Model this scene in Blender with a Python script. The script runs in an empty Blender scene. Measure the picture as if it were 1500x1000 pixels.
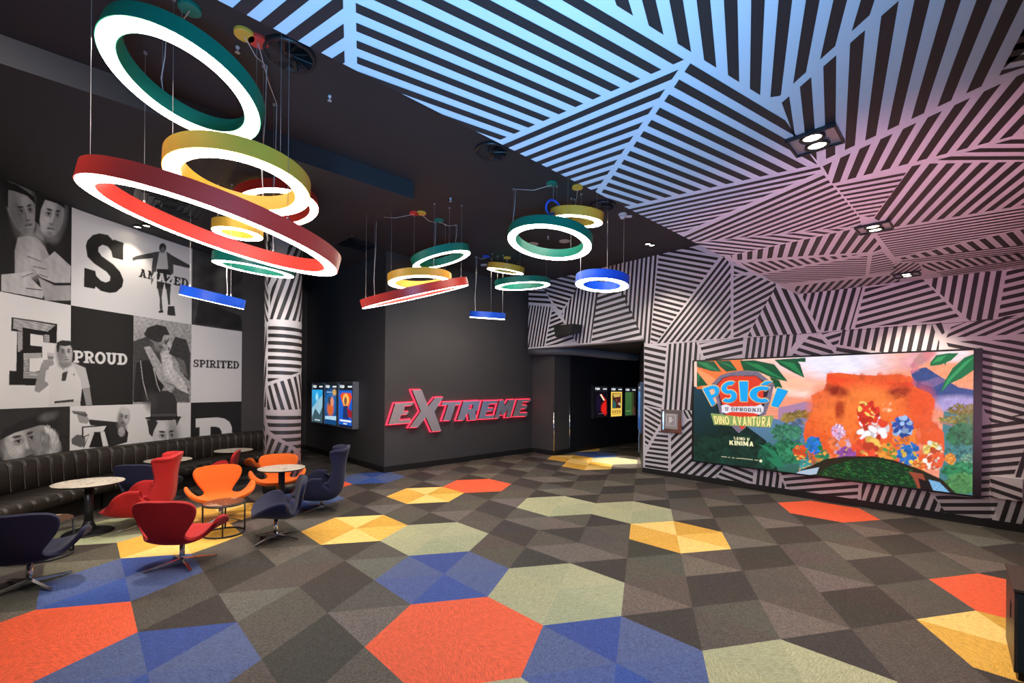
import bpy, bmesh, math, random
import numpy as np
from mathutils import Vector, Matrix

random.seed(7); rng = np.random.default_rng(7)
SC = bpy.context.scene
COL = SC.collection

# ------------------------------------------------------------------ camera model (pixels of the 1500x1000 photograph)
FPX, YH, XC, ROLL, EYE = 663.0, 570.0, 750.0, 0.00874, 1.85
CR, SR = math.cos(ROLL), math.sin(ROLL)
def ray(x, y):
    dx, dy = x - XC, y - YH
    u = dx * CR + dy * SR; v = -dx * SR + dy * CR
    return np.array([u / FPX, 1.0, -v / FPX])
EYEV = np.array([0, 0, EYE])
def at_z(x, y, z):
    r = ray(x, y); return EYEV + r * ((z - EYE) / r[2])
def on_wall(x, y, P, D):
    r = ray(x, y); n = np.array([-D[1], D[0]])
    return EYEV + r * ((n @ np.array(P[:2])) / (n @ r[:2]))
def proj(P):
    P = np.asarray(P, float)
    u = FPX * P[..., 0] / P[..., 1]; v = FPX * (EYE - P[..., 2]) / P[..., 1]
    return XC + u * CR - v * SR, YH + v * CR + u * SR

cam = bpy.data.objects.new('camera', bpy.data.cameras.new('camera'))
COL.objects.link(cam); SC.camera = cam
cam.data.sensor_width = 36; cam.data.lens = FPX / 1500 * 36
cam.data.shift_y = (YH - 500) / 1500
cam.data.clip_start = .05; cam.data.clip_end = 100
right = Vector((CR, 0, SR)); up = Vector((-SR, 0, CR)); back = right.cross(up)
M = Matrix((right, up, back)).transposed().to_4x4(); M.translation = (0, 0, EYE)
cam.matrix_world = M

# ------------------------------------------------------------------ materials
def srgb(r, g, b):
    return tuple((c / 255 / 12.92) if c / 255 <= .04045 else ((c / 255 + .055) / 1.055) ** 2.4 for c in (r, g, b))
def new_mat(name):
    m = bpy.data.materials.new(name); m.use_nodes = True
    return m, m.node_tree.nodes, m.node_tree.links, m.node_tree.nodes['Principled BSDF']
def pmat(name, col, rough=.6, metal=0, var=.08, scale=12, bump=0, sheen=0, spec=.5, coat=0):
    m, N, L, b = new_mat(name)
    tc = N.new('ShaderNodeTexCoord'); nz = N.new('ShaderNodeTexNoise')
    nz.inputs['Scale'].default_value = scale; nz.inputs['Detail'].default_value = 4
    L.new(tc.outputs['Object'], nz.inputs['Vector'])
    mx = N.new('ShaderNodeMix'); mx.data_type = 'RGBA'
    mx.inputs['A'].default_value = (*[c * (1 - var) for c in col], 1)
    mx.inputs['B'].default_value = (*[min(1, c * (1 + var)) for c in col], 1)
    L.new(nz.outputs['Fac'], mx.inputs['Factor']); L.new(mx.outputs['Result'], b.inputs['Base Color'])
    b.inputs['Roughness'].default_value = rough; b.inputs['Metallic'].default_value = metal
    b.inputs['Specular IOR Level'].default_value = spec
    if sheen: b.inputs['Sheen Weight'].default_value = sheen; b.inputs['Sheen Roughness'].default_value = .4
    if coat: b.inputs['Coat Weight'].default_value = coat
    if bump:
        bp = N.new('ShaderNodeBump'); bp.inputs['Strength'].default_value = bump; bp.inputs['Distance'].default_value = .01
        L.new(nz.outputs['Fac'], bp.inputs['Height']); L.new(bp.outputs['Normal'], b.inputs['Normal'])
    return m
def emat(name, col, strength):
    m, N, L, b = new_mat(name)
    b.inputs['Base Color'].default_value = (*col, 1); b.inputs['Roughness'].default_value = .4
    b.inputs['Emission Color'].default_value = (*col, 1); b.inputs['Emission Strength'].default_value = strength
    return m
def attr_mat(name, emis=0, rough=.55, spec=.3):
    m, N, L, b = new_mat(name)
    a = N.new('ShaderNodeAttribute'); a.attribute_name = 'Col'
    b.inputs['Roughness'].default_value = rough; b.inputs['Specular IOR Level'].default_value = spec
    if emis:
        b.inputs['Base Color'].default_value = (.01, .01, .01, 1)
        L.new(a.outputs['Color'], b.inputs['Emission Color']); b.inputs['Emission Strength'].default_value = emis
    else:
        L.new(a.outputs['Color'], b.inputs['Base Color'])
    return m

MT = dict(
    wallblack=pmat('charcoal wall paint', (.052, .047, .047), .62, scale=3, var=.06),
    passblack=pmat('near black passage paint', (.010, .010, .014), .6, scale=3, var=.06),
    ceilblack=pmat('black ceiling paint', (.034, .029, .028), .75, scale=2, var=.05),
    soffit=pmat('black soffit paint', (.03, .029, .031), .7, scale=2, var=.05),
    white=pmat('white stripe vinyl', (.66, .62, .63), .5, scale=1.5, var=.02),
    black=pmat('black stripe vinyl', (.022, .018, .018), .5, scale=2, var=.08),
    base=pmat('black skirting', (.012, .011, .011), .45),
    chrome=pmat('polished chrome', (.72, .72, .72), .14, 1, var=.02),
    sign=pmat('mirror sign face', (.84, .79, .83), .33, .82, var=.02),
    signedge=pmat('black sign edge', (.02, .015, .015), .4),
    red=pmat('red velvet', (.40, .006, .009), .85, scale=30, var=.15, sheen=.08, bump=.05),
    orange=pmat('orange velvet', (.78, .14, .008), .85, scale=30, var=.1, sheen=.08, bump=.05),
    navy=pmat('navy velvet', (.006, .008, .040), .85, scale=30, var=.2, sheen=.1, bump=.05),
    leather=pmat('dark brown leather', (.021, .017, .014), .42, scale=40, var=.2, bump=.12),
    piping=pmat('lighter leather seam', (.075, .065, .055), .35, scale=30),  # seams in a lighter tone than the cushions
    plinth=pmat('bench plinth', (.016, .014, .013), .5),
    iron=pmat('dark iron', (.035, .037, .042), .35, .3),
    ringG=pmat('green lacquer', (.008, .20, .125), .4, var=.05),
    ringY=pmat('yellow lacquer', (.80, .46, .05), .4, var=.05),
    ringR=pmat('red lacquer', (.74, .045, .028), .4, var=.05),
    ringB=pmat('blue lacquer', (.012, .10, .68), .4, var=.05),
    glow=emat('opal diffuser', (1, .90, .76), 15.0),
    spot=emat('spotlight lens', (1, .85, .62), 14.0),
    spotdim=emat('recessed lamp lens', (1, .86, .68), 7.0),
    halo=emat('red acrylic halo', (1, .02, .05), 2.2),
    wire=pmat('steel wire', (.45, .43, .42), .35, .6),
    cord=pmat('white cable', (.55, .50, .46), .5),
    cordblack=pmat('brown cable', (.10, .06, .05), .5),
    plastic=pmat('white plastic', (.62, .58, .57), .4),
    blackplastic=pmat('black plastic', (.014, .014, .015), .4),
    silver=pmat('brushed silver frame', (.42, .42, .43), .35, .7),
    darkframe=pmat('dark display frame', (.03, .033, .036), .35, .4),
    bezel=pmat('black screen bezel', (.006, .006, .006), .35),
    cabinet=pmat('dark wood cabinet', (.055, .034, .028), .4, scale=6, var=.25),
    cabfront=pmat('dark blue cabinet front', (.018, .03, .04), .4),
    duct=pmat('dark grey bulkhead', (.085, .09, .10), .5),
    steelplate=pmat('satin plate', (.40, .38, .36), .45, .3),
    plate=pmat('pale sign print', (.80, .78, .76), .5),
)
def marble(name, a, b_, c):
    m, N, L, b = new_mat(name)
    tc = N.new('ShaderNodeTexCoord'); nz = N.new('ShaderNodeTexNoise'); wv = N.new('ShaderNodeTexNoise')
    nz.inputs['Scale'].default_value = 3; nz.inputs['Detail'].default_value = 6; nz.inputs['Distortion'].default_value = 2.5
    wv.inputs['Scale'].default_value = 6; wv.inputs['Detail'].default_value = 8; wv.inputs['Distortion'].default_value = 1.5
    cr = N.new('ShaderNodeValToRGB'); e = cr.color_ramp.elements
    e[0].position = .35; e[0].color = (*a, 1); e[1].position = .62; e[1].color = (*b_, 1)
    k = e.new(.5); k.color = (*a, 1); k = e.new(.54); k.color = (*c, 1); k = e.new(.57); k.color = (*b_, 1)
    L.new(tc.outputs['Object'], nz.inputs['Vector']); L.new(tc.outputs['Object'], wv.inputs['Vector'])
    L.new(nz.outputs['Fac'], cr.inputs['Fac'])
    L.new(cr.outputs['Color'], b.inputs['Base Color']); b.inputs['Roughness'].default_value = .25
    return m
MT['marble'] = marble('pale veined marble', (.62, .56, .48), (.70, .64, .56), (.30, .25, .20))
MT['marbledark'] = marble('dark brown marble', (.10, .05, .03), (.30, .22, .15), (.04, .02, .015))

# ------------------------------------------------------------------ mesh helpers
def link(name, me, mats, parent=None):
    o = bpy.data.objects.new(name, me); COL.objects.link(o)
    for m in (mats if isinstance(mats, (list, tuple)) else [mats]): me.materials.append(m)
    if parent: o.parent = parent
    return o
def obj(name, bm, mats, parent=None, smooth=False, recalc=True):
    if recalc: bmesh.ops.recalc_face_normals(bm, faces=bm.faces[:])
    me = bpy.data.meshes.new(name); bm.to_mesh(me); bm.free()
    if smooth: me.polygons.foreach_set('use_smooth', [True] * len(me.polygons))
    return link(name, me, mats, parent)
def tag(o, label=None, cat=None, group=None, kind=None):
    if label: o['label'] = label
    if cat: o['category'] = cat
    if group: o['group'] = group
    if kind: o['kind'] = kind
    return o
def thing(name, label, cat, loc=(0, 0, 0), rz=0, group=None):
    o = bpy.data.objects.new(name, None); COL.objects.link(o); o.empty_display_size = .1
    o.location = loc; o.rotation_euler = (0, 0, rz)
    return tag(o, label, cat, group)
def struct(name, bm, mats, label=None, **k):
    return tag(obj(name, bm, mats, **k), label, None, None, 'structure')
def dup(root, loc, rz, label, name=None):
    r = root.copy(); COL.objects.link(r); r.location = loc; r.rotation_euler = (0, 0, rz); r['label'] = label
    for ch in root.children:
        c = ch.copy(); COL.objects.link(c); c.parent = r
        for g in ch.children:
            d = g.copy(); COL.objects.link(d); d.parent = c
    return r
def prism(bm, pts, z0, z1, mi=0):
    lo = [bm.verts.new((p[0], p[1], z0)) for p in pts]; hi = [bm.verts.new((p[0], p[1], z1)) for p in pts]
    n = len(pts); fs = [bm.faces.new(lo[::-1]), bm.faces.new(hi)]
    for i in range(n): fs.append(bm.faces.new((lo[i], lo[(i + 1) % n], hi[(i + 1) % n], hi[i])))
    for f in fs: f.material_index = mi
def box(bm, c, s, mat=None, mi=0):
    r = bmesh.ops.create_cube(bm, size=1, matrix=(mat or Matrix()) @ Matrix.Translation(c) @ Matrix.Diagonal((*s, 1)))
    for f in {f for v in r['verts'] for f in v.link_faces}: f.material_index = mi
def tube(bm, pts, r, seg=8, caps=True):
    pts = [Vector(p) for p in pts]; rings = []
    for i, p in enumerate(pts):
        d = (pts[min(i + 1, len(pts) - 1)] - pts[max(i - 1, 0)]).normalized()
        a = d.cross(Vector((0, 0, 1)) if abs(d.z) < .95 else Vector((1, 0, 0))).normalized(); b = d.cross(a)
        rr = r[i] if isinstance(r, (list, tuple)) else r
        rings.append([bm.verts.new(p + (a * math.cos(t) + b * math.sin(t)) * rr) for t in [2 * math.pi * k / seg for k in range(seg)]])
    for A, B in zip(rings, rings[1:]):
        for k in range(seg): bm.faces.new((A[k], A[(k + 1) % seg], B[(k + 1) % seg], B[k]))
    if caps: bm.faces.new(rings[0][::-1]); bm.faces.new(rings[-1])
def lathe(bm, prof, seg=32, mat=None):
    mat = mat or Matrix(); rings = []
    for r, z in prof:
        rings.append([bm.verts.new(mat @ Vector((r * math.cos(2 * math.pi * k / seg), r * math.sin(2 * math.pi * k / seg), z))) for k in range(seg)])
    for A, B in zip(rings, rings[1:]):
        for k in range(seg): bm.faces.new((A[k], A[(k + 1) % seg], B[(k + 1) % seg], B[k]))
    if prof[0][0] > 1e-6: bm.faces.new(rings[0][::-1])
    if prof[-1][0] > 1e-6: bm.faces.new(rings[-1])
def torus_square(bm, R0, R1, z0, z1, seg=64, mat=None):
    mat = mat or Matrix()
    prof = [(R0, z0), (R1, z0), (R1, z1), (R0, z1)]
    rings = [[bm.verts.new(mat @ Vector((r * math.cos(2 * math.pi * k / seg), r * math.sin(2 * math.pi * k / seg), z))) for k in range(seg)] for r, z in prof]
    for i in range(4):
        A, B = rings[i], rings[(i + 1) % 4]
        for k in range(seg): bm.faces.new((A[k], A[(k + 1) % seg], B[(k + 1) % seg], B[k]))

# ------------------------------------------------------------------ room geometry
DA = np.array([.6751, -.7378])                       # along the screen wall, towards the right
NA = np.array([-.7378, -.6751])                      # from the screen wall into the room
PA = np.array([2.981, 10.237])                       # left end of the screen wall
DB = -NA
ZC, ZS, ZL = 4.85, 4.60, 3.54                        # black ceiling, soffit, striped ceiling
def A3(s, z, d=0): p = PA + DA * s + NA * d; return (p[0], p[1], z)
def a_sz(x, y):
    p = on_wall(x, y, PA, DA); return np.array([(p[:2] - PA) @ DA, p[2]])
def c_xy(x, y): return at_z(x, y, ZL)[:2]

# ---- stripe wallpaper: clip convex regions into parallel bands
def hull(P):
    P = sorted(map(tuple, P)); 
    def half(Q):
        h = []
        for p in Q:
            while len(h) > 1 and (h[-1][0] - h[-2][0]) * (p[1] - h[-2][1]) - (h[-1][1] - h[-2][1]) * (p[0] - h[-2][0]) <= 0: h.pop()
            h.append(p)
        return h[:-1]
    return np.array(half(P) + half(P[::-1]))
def clip(P, n, c):                                    # keep n.p >= c
    out = []
    for i in range(len(P)):
        a, b = P[i], P[(i + 1) % len(P)]; da, db = n @ a - c, n @ b - c
        if da >= 0: out.append(a)
        if da * db < 0: out.append(a + (b - a) * (da / (da - db)))
    return np.array(out)
def clip_poly(P, Q):
    Q = hull(Q)
    for i in range(len(Q)):
        a, b = Q[i], Q[(i + 1) % len(Q)]; n = np.array([-(b - a)[1], (b - a)[0]])
        if len(P) < 3: return P
        P = clip(P, n, n @ a)
    return P
SIDE = dict(U=(0, -3), D=(0, 3), L=(-3, 0), R=(3, 0))
def stripes(reg, f, outline=None):
    poly, (p, q), (a, b, n), side = reg[:4]; duty = reg[4] if len(reg) > 4 else .5
    P = hull([f(*v) for v in poly])
    if outline is not None: P = clip_poly(P, outline)
    if len(P) < 3: return []
    d = f(*q) - f(*p); d /= np.linalg.norm(d); nv = np.array([-d[1], d[0]])
    A, B = f(*a), f(*b); per = abs((B - A) @ nv) / n; off = SIDE[side]
    t = (f(a[0] + off[0], a[1] + off[1]) - A) @ nv
    if t < 0: nv = -nv
    c0 = A @ nv; lo, hi = (P @ nv).min(), (P @ nv).max(); out = []
    for k in range(int(math.floor((lo - c0) / per)) - 1, int(math.ceil((hi - c0) / per)) + 1):
        Q = clip(P, nv, c0 + k * per)
        if len(Q) > 2: Q = clip(Q, -nv, -(c0 + (k + duty) * per))
        if len(Q) > 2: out.append(Q)
    return out

CEIL = [
 ([(200,-200),(497,-200),(499,16),(504.7,88),(506,130),(200,130)], ((486,0),(416.7,52)), ((358,24),(498.8,94.7),4), 'L'),
 ([(518,-200),(521,4),(1002.5,86.7),(740.7,199.5),(720,210),(524,130)], ((650,60),(854.8,150.7)), ((1002.5,87.2),(740.7,199.5),10), 'D', .48),
 ([(994,101.3),(872,281),(800,300),(725,216.5)], ((994,101.3),(732.7,213.3)), ((994,101.3),(875.6,274.8),9), 'D', .48),
 ([(1011.3,92),(1150,175.6),(1166,199),(1197,240),(927,299.5),(880,310),(876,289)], ((1011.3,92),(1145.6,172.8)), ((1011.3,92),(884,276.5),12), 'D', .52),
 ([(492,-250),(1120,143),(1142,140),(1278,18),(1576,-250)], ((1179.7,0),(1161.2,121.2)), ((980.5,0),(1220.7,0),6), 'R', .5),
 ([(1145,150),(1317.6,1.2),(1604,-250),(1900,-250),(1437.6,126),(1210.8,232),(1198,236),(1163,199)], ((1317.6,1.2),(1284,198)), ((1223.5,225.6),(1437.6,126),6), 'L', .5),
 ([(1205,243),(1246.3,223.7),(1466.4,122.4),(1700,14),(1700,140),(1483,199),(1220,268.5)], ((1423,143.3),(1359.6,231.6)), ((1246.3,223.7),(1466.4,122.4),6), 'L', .55),
 ([(1463.5,110.4),(1469,103.7),(1500,40),(1700,-340),(1700,10),(1500,98)], ((1473,92.9),(1500,87.6)), ((1463.5,110.4),(1494.5,52.8),3), 'U', .48),
 ([(1372,234.3),(1700,142),(1700,232.5)], ((1372.4,234.3),(1500,233.6)), ((1500,233.6),(1500,210),2), 'U', .5),
 ([(1336,243),(1352,239.5),(1700,232.5),(1700,263),(1479,303.6),(1305,333),(1280,319)], ((1399,239),(1317,330.8)), ((1349,240.8),(1499.5,237.2),6), 'L', .52),
 ([(1224,271.5),(1331,247),(1316,269.6),(1279,319),(1259,315)], ((1280,271.2),(1321.3,263.6)), ((1280,264.8),(1280,310.9),7), 'U', .45),
 ([(1201,244),(1203,249),(1191.6,255.4),(1005,338),(990,345),(900,310)], ((921.2,306),(1160,253.2)), ((1160,253.2),(1014.8,334),8), 'D', .5),
 ([(1205.5,254),(1259,318),(1262,330),(1094,346),(1013,354.5),(1000,347),(1190,258.5)], ((1206,257.6),(1080,312.8)), ((1206,256.4),(1250.4,306.8),8), 'D', .5),
 ([(1257,331.7),(1026,354.5),(1010,358),(1050,378),(1087,368.7)], ((1102.8,346.9),(1154.4,352.9)), ((1102.8,346.9),(1198.8,338.5),3), 'D', .45),
 ([(1070,374),(1262,332.5),(1273,340),(1283,350),(1292,364),(1280,368.5),(1074,381)], ((1233.6,340),(1214.4,371)), ((1094.4,380),(1231,370.4),9), 'R', .5),
 ([(1085,385),(1262,372),(1108,401),(1104,398)], ((1107.6,382.9),(1135.2,395.6)), ((1092,383.6),(1197.6,375.7),7), 'R', .5),
 ([(1116,402),(1271,374),(1267.6,403),(1150,415),(1133,414)], ((1176,392.7),(1269.6,390.8)), ((1248,378.8),(1248,402.8),8), 'D', .42),
 ([(1278,372),(1293,368.5),(1304,380),(1317,395),(1273,402)], ((1275,398),(1310,392)), ((1290,372),(1290,396),7), 'D', .45),
 ([(1160,420),(1193,415.5),(1200,414),(1300,403.5),(1318,405),(1318,418),(1280,423),(1180,429),(1168,429)], ((1181.6,428.8),(1192,415.6)), ((1171,429),(1213.6,428),4), 'R', .5),
 ([(1283,340),(1492,305.6),(1600,288),(1600,306),(1494,334.6),(1311,377)], ((1285,339),(1492,305.6)), ((1480,307.5),(1480,337),7), 'D', .45),
 ([(1316,378),(1495,337),(1600,312),(1600,338),(1495,358.5),(1313,381)], ((1434.7,351),(1449,363)), ((1349.6,371.5),(1473,341.5),7), 'R', .5),
 ([(1312,382),(1600,342),(1600,356),(1495,373.5),(1340,384)], ((1312,382),(1494,361)), ((1480,363.5),(1480,375),4), 'D', .45),
 ([(1350,386),(1495,374),(1600,358),(1600,366),(1370,397),(1352,393)], ((1392,385),(1402,390)), ((1376,387),(1475,377),7), 'R', .5),
 ([(1372,399),(1500,379),(1600,366),(1600,374),(1382,404)], ((1372,400),(1500,381)), ((1480,382.5),(1480,391),3), 'D', .45),
 ([(1384,405),(1500,390),(1600,378),(1600,386),(1400,408)], ((1420,402),(1440,395)), ((1410,403),(1475,398),6), 'R', .5),
 ([(1312,385),(1345,384.5),(1350,392),(1350,402),(1320,405),(1303,404)], ((1300,405),(1330,385)), ((1305,400),(1350,398),5), 'R', .5),
]
WALLR = [
 ([(773.5,446.5),(807.5,449.5),(797.5,507),(773,509)], ((807.2,449.6),(797.6,506.4)), ((779.2,447.2),(804.8,448.8),6), 'R'),
 ([(773,402),(790,405),(797,422),(808,445.5),(773,442.6)], ((772.8,442.4),(808,444.8)), ((773,428.8),(773,442.4),2), 'U'),
 ([(800,407),(843,394),(848,420),(821,457),(797,424)], ((804,412),(843,422)), ((824,403),(824,451),7), 'D'),
 ([(809,452),(830,478),(842,497),(842,500),(799,507)], ((803,483),(824,475)), ((807,458),(800,500),6), 'D'),
 ([(849,418),(862,392),(884,386),(875,430),(865,502),(845,503),(832,478),(823,460)], ((874.4,430.4),(864.8,501.6)), ((846,430),(873,431),5), 'R'),
 ([(875.5,431),(884,410),(903,405),(915,430),(942,496),(866,502)], ((873,462),(924,447)), ((914.4,431.2),(940.8,495.2),8), 'D'),
 ([(888,386),(963.3,369.5),(952.5,503),(945,503),(915,430)], ((963.3,370),(953,502)), ((932.7,376.9),(958.8,374.2),4), 'R'),
 ([(965,371),(1000,358),(1053,377),(961,503),(953.5,503),(953,497)], ((965.1,370.6),(1048.8,385)), ((965.1,370.6),(954.3,494.5),17), 'D'),
 ([(1060,376),(1065,380),(1070.4,388),(1070.4,494.5),(962,503)], ((1059.6,376.9),(962.4,502.9)), ((1070,399.4),(1070,471.4),6), 'D'),
 ([(1074.5,404),(1105,403),(1136,415),(1137,420),(1126,437),(1093,492),(1074.5,494)], ((1074,456.1),(1130,426.4)), ((1074.5,415.6),(1074.5,487.2),8), 'U'),
 ([(1075,384),(1097,398),(1075,402)], ((1075,391),(1096,398)), ((1075,389),(1075,397),1), 'D'),
 ([(1136,419),(1160,426),(1168,432),(1197,487),(1097,493),(1095,492)], ((1170.1,432.5),(1195.6,486.9)), ((1102.1,492.9),(1196.5,486.9),7), 'L'),
 ([(1172,428),(1264,420),(1246,482),(1207,485),(1200,483)], ((1262.8,424),(1245.8,482.7)), ((1197.3,458),(1256.8,458),5), 'L'),
 ([(1267.5,422),(1352,409),(1408,466.5),(1380,470),(1252.5,480)], ((1280,452),(1364.6,428.6)), ((1356,422.3),(1404.2,463.7),5), 'U'),
 ([(1362,416),(1364,405),(1468,396),(1454,468),(1421,470),(1415,465)], ((1466.3,401.6),(1453.7,467.3)), ((1388,408.8),(1465.4,408.8),5), 'L'),
 ([(1475,396),(1520,390),(1520,457),(1461.5,466)], ((1471.7,416),(1497,410)), ((1471.7,416),(1461.8,464.6),4), 'U'),
 ([(943.8,504.5),(976.5,507),(969,598),(943.8,593)], ((943.8,525.6),(974.4,532.8)), ((943.8,507),(943.8,589),9), 'D'),
 ([(944,594),(969.5,602),(969,617),(947,654),(945,654)], ((945,605),(967.7,618)), ((944.8,613.4),(944.8,644.6),4), 'D'),
 ([(965,631),(978.8,633),(978.8,694),(945,689),(945,668)], ((945.6,669),(978.8,673.6)), ((978.8,637.5),(978.8,685.5),7), 'D'),
 ([(983,633),(1010,616),(1020,616),(1060,683),(1042,706),(983,695)], ((983.3,681),(1016.5,650.5)), ((983.3,646.6),(983.3,692),4), 'U'),
 ([(979.5,503.5),(1020,501),(1026,520),(1018,530),(1018,601),(972,600)], ((982.8,502),(975.6,598)), ((979.8,504),(1018.2,503),5), 'R'),
 ([(1001,600),(1013,600.5),(1017,613),(1003,613)], ((1004,602),(1010,613)), ((1002,605),(1016,605),2), 'R'),
 ([(1024,503),(1089,494),(1087,522),(1034,530)], ((1027.8,508.2),(1070,498)), ((1050,503),(1050,521.8),2), 'D'),
 ([(1093.5,494.5),(1174,488),(1150,523),(1091,526)], ((1097,494.6),(1092.8,524.3)), ((1094.5,500),(1150.5,500),6), 'R'),
 ([(1186,491),(1197,489),(1222,517),(1200,520),(1160,521)], ((1176.9,502.2),(1219.4,515)), ((1185.4,492),(1163.3,517.5),3), 'D'),
 ([(1203,488),(1234,484),(1227,505),(1222,507)], ((1211,495.4),(1228,490.3)), ((1225,489),(1225,499),1), 'D'),
 ([(1234,483),(1365,474),(1376,500),(1375,512),(1300,517),(1230,505)], ((1355,477),(1347,513)), ((1301.6,480.8),(1356.5,480.8),4), 'L'),
 ([(1225,508),(1232,508),(1300,519),(1225,519)], ((1228,510),(1300,522)), ((1260,514),(1260,526),1), 'D'),
 ([(1370,474),(1379,472),(1384,487),(1380,490)], ((1371,474),(1379,490)), ((1370,474),(1390,474),1), 'R'),
 ([(1386,494.5),(1393,479),(1416,471),(1520,457),(1520,488)], ((1404.2,493.4),(1461.8,469)), ((1386.2,494.8),(1475.3,489.4),3), 'U'),
 ([(1386,501.5),(1420,499),(1520,496),(1520,621),(1452,619),(1442,597),(1436,588)], ((1437,535),(1498,548)), ((1496,523),(1496,613),8), 'D'),
 ([(1436,621),(1520,618),(1520,600),(1500,636),(1478,696),(1470,727),(1437,729)], ((1438,638),(1500,630)), ((1438.4,623),(1438.4,691.6),6), 'D'),
 ([(1474,730),(1520,737),(1520,790),(1461,767)], ((1473.5,731.4),(1461.6,767)), ((1461.6,767),(1478.1,769),1), 'R'),
 ([(1487,699),(1492,668),(1500,645),(1520,590),(1520,700)], ((1496.6,668),(1486.8,699)), ((1487,699),(1503.5,699),1), 'R'),
 ([(1369,724.5),(1437,729),(1463,733),(1452,764),(1397,757),(1385,752)], ((1379,735.8),(1461.7,735.3)), ((1420,725.3),(1420,758.3),3), 'D'),
 ([(1263,705),(1358,717),(1388,753),(1380,755),(1261,737)], ((1322.5,716.7),(1312.5,743.3)), ((1270,710),(1350,718.3),6), 'L'),
 ([(1144,692),(1258,705),(1256,733),(1155,719)], ((1154,717),(1258,709)), ((1200,704.5),(1200,723.3),2), 'D'),
 ([(1108,684),(1138,688.5),(1153,718.5),(1106,713)], ((1125,692),(1122,716)), ((1108.4,700),(1136.6,700),3), 'R'),
 ([(1063,681),(1104,684),(1102,712),(1047,702)], ((1057,693),(1103,711)), ((1063,686),(1051,699),2), 'D'),
]
S_END, S_BEG, S_DOOR, Z_DOOR = 5.72, -3.75, 0.0, 3.01

# right wall line (only its far end touches the frame)
RW0 = np.array(A3(S_END, 0)[:2]); RW1 = RW0 - DB * 8.2
# floor -------------------------------------------------------------------------------
HO = np.array([-.20994, 1.83475]) * EYE; HV0 = np.array([-.3511, -.08534]) * EYE
def rotv(v, k):
    a = -math.pi / 3 * k; c, s = math.cos(a), math.sin(a); return np.array([c * v[0] - s * v[1], s * v[0] + c * v[1]])
HV = [rotv(HV0, k) for k in range(6)]; HE1, HE2 = HV[1] + HV[2], HV[2] + HV[3]
HEX = {(0,0):'r',(4,1):'r',(-1,6):'r',(-3,5):'r',(2,-3):'r',(6,-2):'r',
       (0,1):'g',(-2,2):'g',(2,0):'g',(2,2):'g',(1,3):'g',(5,-4):'g',(4,5):'g',(-1,0):'g',
       (-1,1):'b',(1,0):'b',(1,-2):'b',(3,-3):'b',(6,-1):'b',(5,-2):'b',(5,5):'b',
       (3,-1):'y',(4,0):'y',(0,3):'y',(-3,4):'y',(4,-3):'y',(5,-3):'y',(5,4):'y',(4,4):'y',(6,5):'y'}
TONE = {'r': [(.83,.115,.045)]*6,
        'g': [(.40,.41,.25),(.37,.39,.25),(.41,.42,.27),(.37,.40,.26),(.34,.375,.24),(.39,.40,.25)],
        'y': [(.74,.42,.075),(.93,.62,.20),(.66,.37,.055),(.82,.49,.10),(.93,.62,.20),(.70,.39,.065)],
        'b': [(.085,.12,.27),(.035,.075,.30),(.09,.125,.28),(.08,.12,.29),(.035,.085,.34),(.07,.11,.30)]}
GREY = [(.046,.040,.037), (.090,.079,.070), (.140,.125,.112)]
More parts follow.
